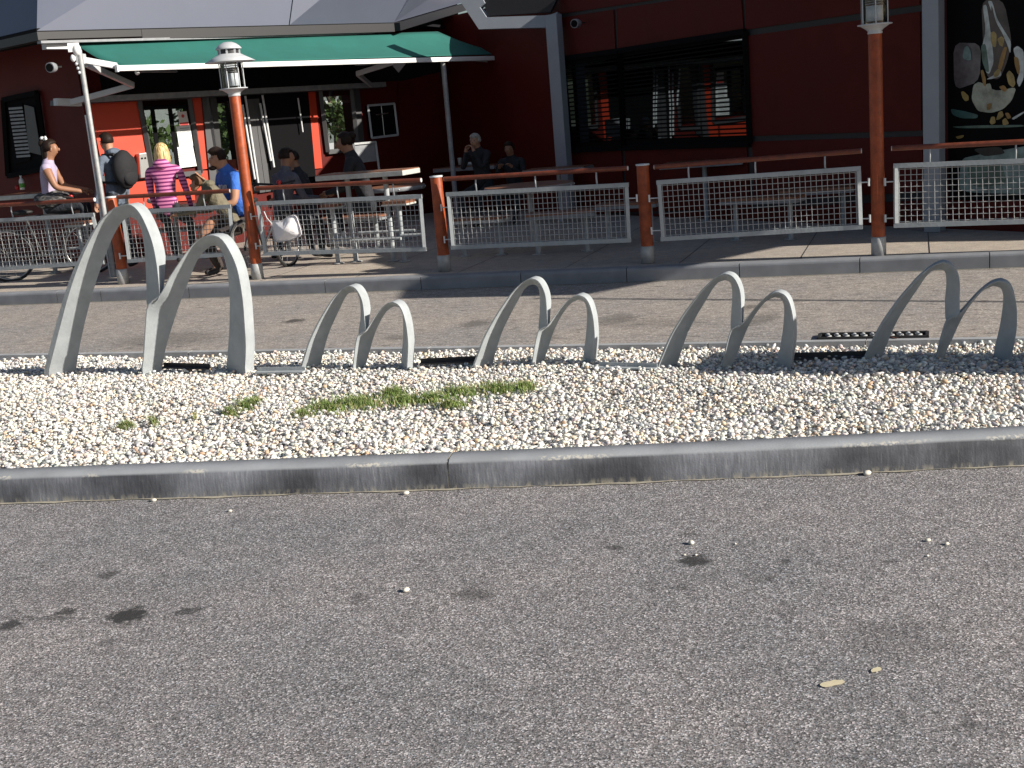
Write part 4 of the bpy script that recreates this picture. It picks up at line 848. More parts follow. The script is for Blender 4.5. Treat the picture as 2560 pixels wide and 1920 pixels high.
# --- picture window poster on the right: flat print in a black case
ps = thing('poster_window', 'tall backlit-style advertising print of an ice cream sundae with caramel pieces on the right', 'poster', W(2385, 480, PR, .05))
wallq(PR, [(2366, -60), (2640, -110), (2648, 500), (2372, 500)], .03, .03).build('case', 'black', ps)
for k_, c_ in dict(p_brown=(.09, .065, .06), p_cream=(.42, .44, .36), p_green=(.10, .17, .14), p_amber=(.36, .20, .05), p_teal=(.05, .13, .13), p_dark=(.015, .018, .02), p_white=(.55, .60, .60), p_grey=(.16, .14, .15), p_pale=(.22, .32, .32), p_gold=(.42, .30, .10)).items(): M[k_] = mat(k_.replace('p_', 'printed '), tuple(min(1, x*1.15) for x in c_), .3, 0, 0, 7, c2=tuple(x*.45 for x in c_))
pz = lambda x, y: (2060+x/4.424, y/4.424)
shapes = [('p_grey', [(1430, 470), (1740, 480), (1720, 900), (1440, 1000)]), ('p_brown', [(1740, 0), (1990, 0), (2080, 460), (2020, 700), (1940, 880), (1800, 860), (1760, 500)]), ('p_cream', [(1650, 940), (1720, 900), (1900, 1010), (2130, 960), (2080, 1110), (1980, 1210), (1850, 1250), (1700, 1230), (1630, 1100)]),
  ('p_white', [(1755, 60), (1800, 50), (1850, 400), (1880, 680), (1830, 820), (1790, 800), (1740, 560), (1790, 330)]), ('p_green', [(1735, 500), (1790, 480), (1830, 800), (1790, 790), (1750, 680)]), ('p_white', [(1810, 10), (1860, 10), (1910, 200), (2000, 350), (2070, 460), (2060, 600), (2030, 500), (1960, 350), (1890, 240), (1850, 120)]),
  ('p_brown', [(1850, 30), (1900, 240), (1990, 400), (2030, 560), (1990, 560), (1900, 520), (1850, 300)]), ('p_gold', [(1840, 360), (1880, 345), (1910, 380), (1905, 520), (1870, 520), (1845, 460)]), ('p_gold', [(1915, 430), (1960, 400), (1995, 420), (1980, 520), (1940, 500)]), ('p_amber', [(1990, 520), (2030, 520), (1990, 680), (1960, 780), (1920, 760), (1950, 630)]),
  ('p_gold', [(2015, 820), (2050, 775), (2100, 830), (2118, 930), (2090, 970), (2040, 930)]), ('p_white', [(1790, 880), (1880, 830), (1960, 780), (1960, 840), (1870, 870)]), ('p_gold', [(1870, 820), (1920, 760), (1960, 780), (1930, 840), (1890, 860)]), ('p_amber', [(1730, 780), (1760, 770), (1790, 870), (1790, 960), (1760, 940)]),
  ('p_pale', [(1530, 640), (1550, 530), (1580, 505), (1620, 550), (1630, 660), (1590, 670)]), ('p_white', [(2090, 540), (2140, 505), (2212, 560), (2212, 860), (2160, 970), (2130, 900), (2170, 780), (2130, 680)]), ('p_amber', [(2100, 620), (2150, 640), (2170, 760), (2150, 840), (2110, 720)]),
  ('p_gold', [(1515, 1020), (1540, 1005), (1600, 1060), (1600, 1110), (1560, 1120), (1530, 1080)]), ('p_cream', [(1790, 930), (1840, 920), (1860, 1000), (1820, 1040), (1790, 990)]), ('p_amber', [(1930, 960), (1990, 940), (2030, 990), (1990, 1020)]), ('p_amber', [(1800, 1150), (1850, 1140), (1840, 1210), (1800, 1220)]),
  ('p_teal', [(1395, 1200), (1560, 1230), (1710, 1270), (1690, 1310), (1520, 1310), (1420, 1270)]), ('p_gold', [(1850, 1290), (1890, 1290), (1900, 1360), (1850, 1380), (1830, 1350)]), ('p_gold', [(1930, 1240), (1970, 1225), (1990, 1280), (1940, 1320), (1900, 1330)]), ('p_amber', [(2000, 1250), (2040, 1245), (2075, 1300), (2030, 1320)]),
  ('p_gold', [(1970, 1330), (2010, 1300), (2050, 1370), (1980, 1390)]), ('p_green', [(1400, 1400), (1750, 1385), (2212, 1380), (2212, 1400), (1900, 1415), (1500, 1420)]), ('p_gold', [(1450, 1510), (1550, 1490), (1540, 1520), (1480, 1540)]), ('p_white', [(2070, 1310), (2212, 1230), (2212, 1250), (2100, 1325)])]
low = [('p_pale', [(2405, 396), (2440, 388), (2490, 378), (2560, 366), (2640, 356), (2644, 486), (2400, 482), (2398, 440)]), ('p_green', [(2415, 412), (2500, 400), (2520, 460), (2430, 470)]), ('p_dark', [(2430, 372), (2500, 366), (2515, 384), (2460, 392)])]
for i, (m_, pts) in enumerate([(a, [pz(*p) for p in b]) for a, b in shapes]+low):
    pts = np.array(pts, float); cc = pts.mean(0); rr = []
    for j in range(len(pts)):   # round the corners of the printed shape
        a_, b_, c_ = pts[j-1], pts[j], pts[(j+1) % len(pts)]; rr += [b_+(a_-b_)*.22, b_*.86+(a_+c_)*.07, b_+(c_-b_)*.22]
    o_ = .031+.0006*(i+1); P_ = [W(x, y, PR, o_) for x, y in rr]; MB().add(P_, [tuple(range(len(P_)))]).build('printed_shape', m_, ps)

# round wall speakers
for (x, y, pl, lab) in ((137, 168, PF, 'small round grey speaker on the left under the roof'), (1447, 58, PR, 'small round pale speaker high on the red wall beside the column')):
    c = W(x, y, pl, .22) if pl is PR else D(x, y, 16.6); t = thing('wall_speaker', lab, 'speaker', c); dd = unit(EYEP-c); side = np.array([.8, 0, 0])
    MB().tube([c, c+dd*.03-side*.03, c+dd*.10-side*.08], [.05, .062, .062], 16).build('housing', 'tabledge_dark', t); MB().tube([c+dd*.101-side*.081, c+dd*.104-side*.083], .05, 16).build('grille', 'black', t); MB().bar(c, c-dd*.16+side*.1, .02).build('bracket', 'charcoal', t)

# ================================================================== AWNING
aw = thing('awning', 'green fabric awning with white front bar over the terrace', 'awning', W(600, 170, PF, 1.2)*np.array([1, 1, 0])+np.array([0, 0, 2.6]))
OB, OK_ = 1.5, .85
b0, b1 = W(294, 165, PF, OB), W(1303, 134, PF, OB); k0, k1 = W(187, 109, PF, OK_), W(1094, 79, PF, OK_)
vs = []; NU, NV = 40, 12
for j in range(NV+1):
    for i in range(NU+1):
        u, v = i/NU, j/NV; p = (k0+(k1-k0)*u)*(1-v)+(b0+(b1-b0)*u)*v; sag = -.035*math.sin(math.pi*v)-.16*v*(1-v)*max(0, (u-.7)/.3)**2
        vs.append(p+up*(sag+.006*math.sin(u*22)*math.sin(math.pi*v)))
fs = [(j*(NU+1)+i, j*(NU+1)+i+1, (j+1)*(NU+1)+i+1, (j+1)*(NU+1)+i) for j in range(NV) for i in range(NU)]
fb_ = MB().add(vs, fs, 0, True).build('fabric', 'green', aw); so = fb_.modifiers.new('thick', 'SOLIDIFY'); so.thickness = .004
q0, q1_ = W(294, 171, PF, OB+.03), W(1304, 143.5, PF, OB+.03); MB().bar(q0, q1_, .05, .068).build('front_bar', 'white', aw, bevel=.008)
for P, Q in ((q0, q1_), (q1_, q0)): dd = unit(P-Q); MB().bar(P, P+dd*.02, .06, .085).build('bar_end_cap', 'white', aw)
MB().bar(W(98, 106, PF, .95), W(932, 84, PF, .80), .10, .03).build('roller_box', 'tabledge_dark', aw)
MB().bar(W(110, 114, PF, .85), W(175, 114, PF, .85), .12, .09).build('roller_end', 'lampgrey', aw)
MB().bar(W(138, 255, PF, .30), W(200, 257, PF, .30), .10, .09).build('cassette', 'lampgrey', aw)
MB().bar(W(200, 250, PF, .22), W(961, 211, PF, .22), .09, .075).build('cassette', 'tabledge_dark', aw)
br0 = W(203, 148, PF, 1.38); MB().bar(br0-(0, 0, .06), br0+(0, 0, .06), .09, .12).build('bracket', 'lampgrey', aw)
def arm(pts, nm='arm'):
    for a, b in zip(pts[:-1], pts[1:]): MB().bar(a, b, .045, .075).build(nm, 'lampgrey', aw, bevel=.006)
arm([W(207, 150, PF, 1.4), W(292, 165, PF, 1.47)]); arm([W(215, 160, PF, 1.35), W(333, 213, PF, .85), W(175, 256, PF, .34)]); arm([W(985, 155, PF, 1.45), W(893, 184, PF, .85), W(928, 213, PF, .25)])
MB().bar(W(1180, 150, PF, 1.2), W(1270, 156, PF, 1.5), .05, .04).build('arm', 'tabledge_dark', aw); MB().bar(W(345, 178, PF, 1.3), W(440, 178, PF, .9), .04, .03).build('arm', 'tabledge_dark', aw)
c = W(343, 181, PF, 1.32); MB().blob(c, (.03, .03, .035)).build('joint_cap', 'white', aw)
# posts carrying it
def on_vertical(x, y, c):
    d = ray(x, y); t = math.hypot(*c)/math.hypot(d[0], d[1]); return EYE+t*d[2]
a1 = D(262, 540, 15.7)[:2]; t = thing('awning_post', 'thin grey steel post carrying the left end of the awning', 'post', (*a1, T), 'awning posts'); zt1 = on_vertical(190, 125, a1)
MB().tube([(*a1, T), (*a1, zt1)], .030, 14).build('tube', 'galv_dull', t); MB().tube([(*(a1-np.array([.045, 0])), T), (*(a1-np.array([.045, 0])), zt1-.75)], .011, 8).build('drain_pipe', 'offwhite', t)
cc = np.array([*a1, zt1]); mb = MB(); mb.box(cc+(-.06, 0, .03), (.13, .10, .10), .3); mb.blob(cc+(-.02, -.02, .0), (.05, .05, .07)); mb.blob(cc+(-.075, -.03, -.09), (.03, .03, .045)); mb.build('head_bracket', 'white', t)
mb = MB(); [mb.blob(cc+(-.045+.01*i, -.04, -.16-.05*i), (.018, .018, .02), 0, 0, 10, 6) for i in range(3)]; mb.build('bolt', 'lampgrey', t)
a2 = W(1108, 160, PF, 1.46); a2 = np.array(a2[:2]); t = thing('awning_post', 'thin grey steel post carrying the right part of the awning', 'post', (*a2, T), 'awning posts')
MB().tube([(*a2, T), (*a2, on_vertical(1108, 152, a2))], .040, 14).build('tube', 'galv_dull', t); MB().lathe((*a2, T), [(0, 0), (.09, 0), (.09, .012), (0, .012)], 20).build('base_plate', 'galv_dull', t)

# ================================================================== TERRACE FURNITURE
def rect_table(cx, cy, z, w, d, rz, lab, kind='high', edge='tableedge', legs=((0, 0),), th=.055, foot=None):
    c = G(cx, cy, z); t = thing('table', lab, 'table', (*c[:2], T)); cs, sn = math.cos(rz), math.sin(rz)
    L = lambda x, y, zz: np.array([c[0]+x*cs-y*sn, c[1]+x*sn+y*cs, zz])
    MB().box((c[0], c[1], z-.006), (w-.012, d-.012, .012), rz).build('table_top', 'tabletop', t, bevel=.003); MB().box((c[0], c[1], z-.012-th/2+.002), (w, d, th), rz).build('edge_band', edge, t, bevel=.004)
    for (x, y) in legs:
        MB().tube([L(x, y, T), L(x, y, z-th)], .030, 14).build('leg', 'galv', t); MB().lathe(tuple(L(x, y, T)), [(0, 0), (.075, 0), (.075, .010), (.035, .016), (0, .016)], 18).build('foot_plate', 'galv_dull', t)
    if foot:
        for (p, q, zz) in foot: MB().tube([L(*p, zz), L(*q, zz)], .018, 10).build('foot_rail', 'galv', t)
    return t, L
def stool(cx, cy, z, w, d, rz, lab, n=1):
    c = G(cx, cy, z); t = thing('stool', lab, 'stool', (*c[:2], T), 'fixed stools at the tables'); cs, sn = math.cos(rz), math.sin(rz); L = lambda x, y, zz: np.array([c[0]+x*cs-y*sn, c[1]+x*sn+y*cs, zz])
    MB().box((c[0], c[1], z-.02), (w, d, .035), rz).build('seat', 'tabletop', t, bevel=.004); MB().box((c[0], c[1], z-.045), (w+.01, d+.01, .02), rz).build('edge_band', 'tableedge', t)
    MB().tube([L(0, 0, T), L(0, 0, z-.05)], .027, 14).build('leg', 'galv', t); MB().lathe(tuple(L(0, 0, T)), [(0, 0), (.07, 0), (.07, .010), (.03, .014), (0, .014)], 16).build('foot_plate', 'galv_dull', t)
    MB().tube([L(-.01, -.02, T+.30), L(.30, -.02, T+.30)], .018, 10).build('foot_rest', 'galv', t)
    return t
rk = KA
rect_table(100, 480, T+1.06, 1.02, .42, rk+.02, 'high white edged table at the left with bottles on it', legs=((.02, .02),), foot=(((-.45, -.1), (.45, -.1), T+.25), ((-.1, .12), (.5, .12), T+.3)))
rect_table(918, 428, T+1.04, 1.12, .45, rk-.03, 'high white edged table in the middle behind the railing', legs=((.22, .0), (-.30, .05)), foot=(((-.48, -.15), (.42, -.15), T+.27), ((-.25, .1), (.48, .1), T+.33)))
stool(829, 509, T+.70, .20, .22, rk, 'left fixed stool at the high table in the middle'); stool(996, 500, T+.70, .30, .26, rk, 'right fixed stool at the high table in the middle')
stool(195, 553, T+.70, .24, .22, rk, 'right stool at the high table on the left'); stool(205, 524, T+.74, .20, .2, rk, 'rear stool at the high table on the left')
rect_table(485, 512, T+.80, 1.12, .62, rk+.04, 'low brown table where the family sits', legs=((-.35, .1), (.38, .1)), th=.05)
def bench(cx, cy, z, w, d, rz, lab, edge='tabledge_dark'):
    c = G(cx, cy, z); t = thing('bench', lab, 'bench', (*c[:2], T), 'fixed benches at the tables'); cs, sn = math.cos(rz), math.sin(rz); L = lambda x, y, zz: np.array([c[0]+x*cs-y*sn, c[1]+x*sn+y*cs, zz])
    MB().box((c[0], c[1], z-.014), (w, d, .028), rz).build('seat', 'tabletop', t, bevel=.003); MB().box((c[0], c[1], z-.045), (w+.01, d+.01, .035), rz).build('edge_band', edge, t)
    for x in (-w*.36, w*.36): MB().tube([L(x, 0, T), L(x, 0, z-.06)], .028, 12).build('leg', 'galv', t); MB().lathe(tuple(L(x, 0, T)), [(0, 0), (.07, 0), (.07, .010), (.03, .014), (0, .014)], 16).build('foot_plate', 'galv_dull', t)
    return t
bench(450, 566, T+.44, .95, .28, rk+.03, 'brown bench in front of the family table'); bench(880, 540, T+.44, .9, .28, rk, 'bench seen through the panel with the white bag')
bench(1200, 542, T+.44, .62, .28, rk, 'brown bench with a white end in front of the big round table', 'tableedge'); bench(1400, 528, T+.46, .75, .34, rk+.28, 'grey brown bench right of the big round table')
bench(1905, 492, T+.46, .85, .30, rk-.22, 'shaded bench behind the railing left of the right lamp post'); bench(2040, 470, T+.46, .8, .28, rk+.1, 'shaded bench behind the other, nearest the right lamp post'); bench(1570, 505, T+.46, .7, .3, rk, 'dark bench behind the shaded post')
def round_table(cx, cy, z, r, lab):
    c = G(cx, cy, z); t = thing('round_table', lab, 'table', (*c[:2], T), 'round brown tables'); MB().lathe((c[0], c[1], z), [(r*.985, -.012), (r*.985, 0), (0, 0)], 48, smooth=False).build('table_top', 'tabletop', t)
    MB().lathe((c[0], c[1], z), [(0, -.06), (r*.985, -.06), (r, -.055), (r, -.012), (r*.985, -.004)], 48).build('rim', 'tabledge_dark', t)
    for k in range(14):
        a = k*2*math.pi/14; p = np.array([c[0]+r*math.cos(a), c[1]+r*math.sin(a), z-.033]); MB().blob(p, (.01, .01, .01), 0, 0, 8, 6).build('stud', 'offwhite', t)
    MB().tube([(c[0], c[1], T), (c[0], c[1], z-.06)], .035, 14).build('leg', 'galv_dull', t); MB().lathe((c[0], c[1], T), [(0, 0), (.2, 0), (.2, .012), (0, .02)], 24).build('foot_plate', 'galv_dull', t)
round_table(985, 465, T+.72, .42, 'round brown table behind the high table in the middle'); round_table(1322, 461, T+.72, .53, 'big round brown table behind the middle railing panel')
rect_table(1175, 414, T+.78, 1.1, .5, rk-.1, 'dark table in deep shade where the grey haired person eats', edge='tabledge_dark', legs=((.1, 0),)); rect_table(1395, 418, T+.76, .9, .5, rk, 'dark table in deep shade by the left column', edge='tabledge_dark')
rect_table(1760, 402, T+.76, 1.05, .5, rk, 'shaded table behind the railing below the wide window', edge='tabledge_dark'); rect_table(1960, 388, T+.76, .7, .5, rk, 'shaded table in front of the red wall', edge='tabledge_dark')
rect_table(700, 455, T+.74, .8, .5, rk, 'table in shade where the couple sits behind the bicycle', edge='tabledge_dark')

# things on tables
def cup(x, y, z, lab, r=.035, h=.11, m='paper', straw=True, cat='cup'):
    c = G(x, y, z); t = thing('paper_cup', lab, cat, c); MB().lathe(tuple(c), [(0, 0), (r*.78, 0), (r, h), (r*1.06, h+.004), (0, h+.008)], 16).build('cup_body', m, t)
    if straw: MB().tube([c+(0, 0, h), c+(.01, 0, h+.06), c+(.03, 0, h+.10)], .004, 6).build('straw', 'white', t)
cup(1150, 412, T+.78, 'white paper cup left of the three on the dark table', straw=False); cup(1218, 411, T+.78, 'white paper cup with straw, rightmost on the dark table'); cup(763, 462, T+.76, 'grey paper cup on the railing side in front of the couple', .04, .17, 'tabledge_dark', False)
def bottle(x, y, z, r, h, m, capm, lab):
    c = G(x, y, z); t = thing('bottle', lab, 'bottle', c); MB().lathe(tuple(c), [(0, 0), (r, 0), (r, h*.6), (r*.8, h*.72), (r*.35, h*.82), (r*.35, h*.9), (0, h*.9)], 18).build('bottle_body', m, t); MB().lathe(tuple(c+(0, 0, h*.9)), [(r*.42, 0), (r*.42, h*.1), (0, h*.1)], 12).build('bottle_cap', capm, t)
    MB().lathe(tuple(c), [(r*1.01, h*.15), (r*1.01, h*.45)], 18).build('label_band', 'bottle_green' if m == 'paper' else 'paper', t)
bottle(1198, 411, T+.78, .028, .15, 'paper', 'ink', 'small pale bottle between the two paper cups'); bottle(57, 474, T+1.06, .036, .20, 'paper', 'white', 'white plastic bottle on the high table at the left'); bottle(68, 472, T+1.06, .016, .17, 'bottle_green', 'bottle_green', 'thin green bottle beside the white bottle')
c = G(44, 474, T+1.06); tag(MB().blob(c+(0, 0, .03), (.035, .03, .035)).build('sauce_tub', 'plasticred', None), 'small red tub beside the white bottle', 'tub')
c = G(1175, 413, T+.78); t = thing('food_tray', 'pale food tray on the dark table in front of the grey haired person', 'tray', c); MB().box(c+(0, 0, .01), (.18, .12, .015), rk).build('tray_base', 'ink', t); MB().box(c+(0, .05, .03), (.18, .01, .04), rk).build('tray_side', 'paper', t)
c = G(395, 506, T+.80); t = tag(MB().blob(c+(0, 0, .03), (.17, .10, .045), 0, rk, 20, 10, .18).build('paper_bag', 'paper', None), 'crumpled white paper bag on the family table', 'paper bag')

# ================================================================== BICYCLES behind the railing
def bike(cpx, dist, rz, lab, wheel_r=.32):
    c = D(*cpx, dist); o = np.array([c[0], c[1], T]); t = thing('bicycle', lab, 'bicycle', o); d = np.array([math.cos(rz), math.sin(rz), 0]); s_ = np.array([-d[1], d[0], 0])
    P = lambda x, z, y=0: o+d*x+s_*y+up*z
    for x in (-.5, .5):
        mb = MB(); mb.tube([P(x+wheel_r*math.cos(a), wheel_r+wheel_r*math.sin(a)) for a in np.linspace(0, 2*math.pi, 37)], .017, 8, cap=False); w_ = mb.build('wheel', 'rubber', t)
        mb = MB(); mb.tube([P(x+wheel_r*.93*math.cos(a), wheel_r+wheel_r*.93*math.sin(a)) for a in np.linspace(0, 2*math.pi, 37)], .009, 6, cap=False)
        for k in range(14): a = k*2*math.pi/14; mb.tube([P(x, wheel_r), P(x+wheel_r*.93*math.cos(a), wheel_r+wheel_r*.93*math.sin(a))], .0015, 4, cap=False)
        mb.build('rim', 'steel', t)
    mb = MB(); bb_, st_, hd, rh = P(-.08, .29), P(-.22, .78), P(.36, .82), P(-.5, wheel_r)
    for a, b in ((bb_, st_), (bb_, P(.39, .68)), (st_, P(.37, .78)), (bb_, rh), (rh, P(-.2, .70)), (hd, P(.5, wheel_r))): mb.tube([a, b], .016, 8)
    mb.build('frame', 'charcoal', t); mb = MB(); mb.tube([hd, P(.36, .95), P(.40, .97, -.05), P(.33, 1.0, -.28)], .014, 8); mb.tube([P(.36, .95), P(.40, .97, .05), P(.33, 1.0, .28)], .014, 8); mb.build('handlebar', 'rubber', t)
    MB().blob(P(-.24, .84), (.13, .07, .035), 0, rz).build('saddle', 'rubber', t); MB().blob(P(.38, .99, -.05), (.03, .03, .03)).build('brake_lever', 'plasticred', t)
bike((660, 560), 14.3, 1.25, 'dark bicycle whose handlebar shows above the railing right of the left lamp post')
bike((118, 600), 16.6, .15, 'bicycle behind the railing under the high table at the left')

# ================================================================== PEOPLE
def ik(a, b, l1, l2, pole):
    a, b, pole = map(lambda v: np.array(v, float), (a, b, pole)); v = b-a; L = np.linalg.norm(v); L2 = min(L, (l1+l2)*.995); u = v/max(L, 1e-6); b = a+u*L2
    x = (l1*l1-l2*l2+L2*L2)/(2*L2); h = math.sqrt(max(0, l1*l1-x*x)); p = pole-u*(pole@u); p = p/np.linalg.norm(p); return a+u*x+p*h, b
def person(label, loc, rz, pel=.45, lean=.05, side=0., head=(0, .03, .0), nod=0., hands=((-.2, .35, .72), (.2, .35, .72)), feet=((-.1, .42, .06), (.1, .42, .06)), s=1., mats=('skin', 'hoodie', 'navy', 'shoe'), sleeve=1., shorts=0, hair='hair_dark', hairstyle='short', extra=None, headyaw=0., width=1.):
    """one adult or child: local x = the person's right, y = forward, z = up; pel, hands, feet in metres above the floor"""
    P = {}; P['pel'] = (0, 0, pel); P['sp'] = (side*.3, lean*.35, pel+.20*s); P['ch'] = (side*.7, lean*.8, pel+.40*s); P['nk'] = (side, lean, pel+.535*s); P['n2'] = (side+head[0]*.4, lean+head[1]*.4+.005, pel+.60*s)
    hc = np.array([side+head[0], lean+head[1]+.02, pel+(.70)*s+head[2]])
    P['hd'] = tuple(hc); P['ht'] = tuple(hc+np.array([0, -.015-nod*.06, .085*s]))
    fy = np.array([-math.sin(headyaw)*1.0, math.cos(headyaw), 0]); P['jaw'] = tuple(hc+fy*.055*s+np.array([0, 0, -.075*s-nod*.02]))
    sh = .175*s*width; E = [('pel', 'sp', 1), ('sp', 'ch', 1), ('ch', 'nk', 1), ('nk', 'n2', 0), ('n2', 'hd', 0), ('hd', 'ht', 0), ('hd', 'jaw', 0)]
    R = dict(pel=(.145, .115), sp=(.125, .10), ch=(.145*width, .112), nk=(.07, .062), n2=(.052, .055), hd=(.090, .104), ht=(.072, .082), jaw=(.054, .048))
    for sg, nm in ((-1, 'l'), (1, 'r')):
        S = np.array([side+sg*sh, lean*.9, pel+.49*s]); hnd = hands[0 if sg < 0 else 1]; el, wr = ik(S, hnd, .29*s, .26*s, (sg*.5, -.4, -1)); P['s'+nm] = tuple(S); P['e'+nm] = tuple(el); P['w'+nm] = tuple(wr); hd_ = unit(wr-el); P['p'+nm] = tuple(wr+hd_*.07*s)
        E += [('ch', 's'+nm, 1), ('s'+nm, 'e'+nm, 1), ('e'+nm, 'w'+nm, 1 if sleeve > .9 else 0), ('w'+nm, 'p'+nm, 0)]
        R['s'+nm] = (.062, .06); R['e'+nm] = (.043, .043); R['w'+nm] = (.029, .027); R['p'+nm] = (.034, .018)
        H = np.array([sg*.09*s, 0, pel-.02]); ft = feet[0 if sg < 0 else 1]; kn, an = ik(H, ft, .43*s, .42*s, (sg*.25, 1, .35)); P['h'+nm] = tuple(H); P['k'+nm] = tuple(kn); P['a'+nm] = tuple(an); P['t'+nm] = tuple(an+np.array([0, .15*s, -.03]))
        E += [('pel', 'h'+nm, 2), ('h'+nm, 'k'+nm, 2), ('k'+nm, 'a'+nm, 0 if shorts else 2), ('a'+nm, 't'+nm, 3)]
        R['h'+nm] = (.085, .085); R['k'+nm] = (.058, .06); R['a'+nm] = (.038, .04); R['t'+nm] = (.038, .026)
    names = list(P); ix = {k: i for i, k in enumerate(names)}; me = bpy.data.meshes.new('tmp'); me.from_pydata([P[k] for k in names], [(ix[a], ix[b]) for a, b, _ in E], []); o = bpy.data.objects.new('tmp', me); col.objects.link(o)
    sk = o.modifiers.new('s', 'SKIN'); sk.use_smooth_shade = True; sl = me.skin_vertices[0].data
    for k in names: sl[ix[k]].radius = tuple(r*s for r in R[k]); sl[ix[k]].use_root = (k == 'pel')
    ss = o.modifiers.new('u', 'SUBSURF'); ss.levels = 2; ss.render_levels = 2
    dg_ = bpy.context.evaluated_depsgraph_get(); m2 = bpy.data.meshes.new_from_object(o.evaluated_get(dg_)); bpy.data.objects.remove(o)
    V = np.array([v.co[:] for v in m2.vertices]); segs = [(np.array(P[a]), np.array(P[b]), g_, a, b) for a, b, g_ in E]
    best = np.full(len(V), 1e9); grp = np.zeros(len(V), int)
    for a, b, g_, na, nb in segs:
        ab = b-a; t_ = np.clip(((V-a)@ab)/(ab@ab), 0, 1); d_ = np.linalg.norm(V-(a+t_[:, None]*ab), axis=1)/(np.mean([R[na][0], R[nb][0]])*s+.02); gg = np.full(len(V), g_)
        if sleeve <= .9 and na in ('sl', 'sr'): gg = np.where(t_ > sleeve, 0, g_)
        if shorts and na in ('hl', 'hr'): gg = np.where(t_ > .92, 0, g_)
        up_ = d_ < best; best = np.where(up_, d_, best); grp = np.where(up_, gg, grp)
    vs = [tuple(v) for v in V]; fs = [tuple(p.vertices) for p in m2.polygons]; mi = [int(np.bincount(grp[list(f)], minlength=4).argmax()) for f in fs]
    mb = MB(); mb.v = vs; mb.f = fs; mb.m = mi; mb.sm = [True]*len(fs)
    for nm, sg in (('l', -1), ('r', 1)):      # five fingers rooted in the palm
        w_, p_ = np.array(P['w'+nm]), np.array(P['p'+nm]); dd = unit(p_-w_); sd_ = unit(np.cross(dd, [0, 0, 1])+1e-6); dn = unit(np.cross(sd_, dd))
        for i, L in enumerate((.062, .072, .067, .052)):
            b0_ = p_-dd*.02*s+sd_*(i-1.5)*.017*s; mb.tube([b0_, b0_+dd*.03*s, b0_+dd*(.03+L*.35)*s-dn*.012*s*(1 if dn[2] > 0 else -1), b0_+dd*(.03+L*.55)*s-dn*.034*s*(1 if dn[2] > 0 else -1)], [.0085*s, .0085*s, .0075*s, .006*s], 6, 0)
        b0_ = w_+dd*.03*s-sd_*sg*.022*s; mb.tube([b0_, b0_+dd*.025*s-sd_*sg*.028*s, b0_+dd*.052*s-sd_*sg*.034*s], [.010*s, .0095*s, .007*s], 6, 0)
    fx = np.array([fy[1], -fy[0], 0]); HC = hc
    def front(dz, w=.018): sel = (abs((V-HC)[:, 2]-dz*s) < w*s) & (abs((V-HC)@fx) < .05*s); return float(((V[sel]-HC)@fy).max()) if sel.any() else .07*s
    sel = abs((V-HC)[:, 2]+.01) < .025*s; wide = float(np.sort(np.abs((V[sel]-HC)@fx))[-4]) if sel.sum() > 6 else .07*s; wide = min(wide, .085*s)
    F_n, F_e, F_m = front(-.018), front(.012), front(-.058)
    mb.blob(HC+fy*(F_n+.004*s)+up*(-.018*s), (.011*s, .018*s, .021*s), 0, 0, 10, 7)           # nose
    for k in (-1, 1): mb.blob(HC+fx*k*wide+up*(-.012*s), (.009*s, .017*s, .026*s), 0, headyaw, 10, 7)
    ml = [mats[0], mats[1], mats[2], mats[3]]
    root = thing('person', label, 'person', loc, None, rz)
    def child(m_, nm, mt): 
        x = m_.build(nm, mt); x.parent = root; return x
    child(mb, 'body', ml)
    f_ = MB(); [f_.blob(HC+fy*(F_e-.010*s)+fx*k*.030*s+up*.012*s, (.010*s, .006*s, .006*s), 0, headyaw, 8, 6) for k in (-1, 1)]; child(f_, 'eyes', 'eye')
    f_ = MB(); f_.blob(HC+fy*(F_m-.003*s)+up*(-.058*s), (.020*s, .007*s, .006*s), 0, headyaw, 8, 6); child(f_, 'mouth', 'lip')
    # hair: a shell over the skull, cut away at the face
    hb = MB(); R0 = np.array([.088, .100, .100])*s; hc2 = HC-fy*.020*s+np.array([0, 0, .022*s])
    def keep(x, y, z):
        v = np.array([x, y, z]); f = (v[:2]@fy[:2])/(R0[1])
        if hairstyle in ('short', 'shaved'):
            if f > .12 and z < .042*s: v = v*.55
            if z < -.035*s: v = v*.72
        elif hairstyle == 'bob':
            if f > .45 and z < .02*s: v = v*.6
            elif z < 0: v = np.array([v[0]*1.12+0, v[1]*1.05, v[2]*1.75])
            if z < 0 and f <= .45: q = 1/(max(.45, math.sqrt(max(0, 1-(z/(R0[2]))**2)))); v[:2] *= min(q, 1.7)
        elif hairstyle == 'tied':
            if f > .25 and z < .035*s: v = v*.55
            if z < -.05*s: v = v*.75
        return tuple(v)
    hb.blob(hc2, R0, 0, 0, 26, 18, .05, keep)
    if hairstyle == 'tied': hb.blob(hc2-fy*.085*s+up*.045*s, (.045*s, .045*s, .045*s), 0, 0, 14, 10, .1)
    child(hb, 'hair', hair)
    if extra: extra(root, P, child, HC, fy, fx, s)
    return root
def spot(x, y, dist): c = D(x, y, dist); return (c[0], c[1], T)
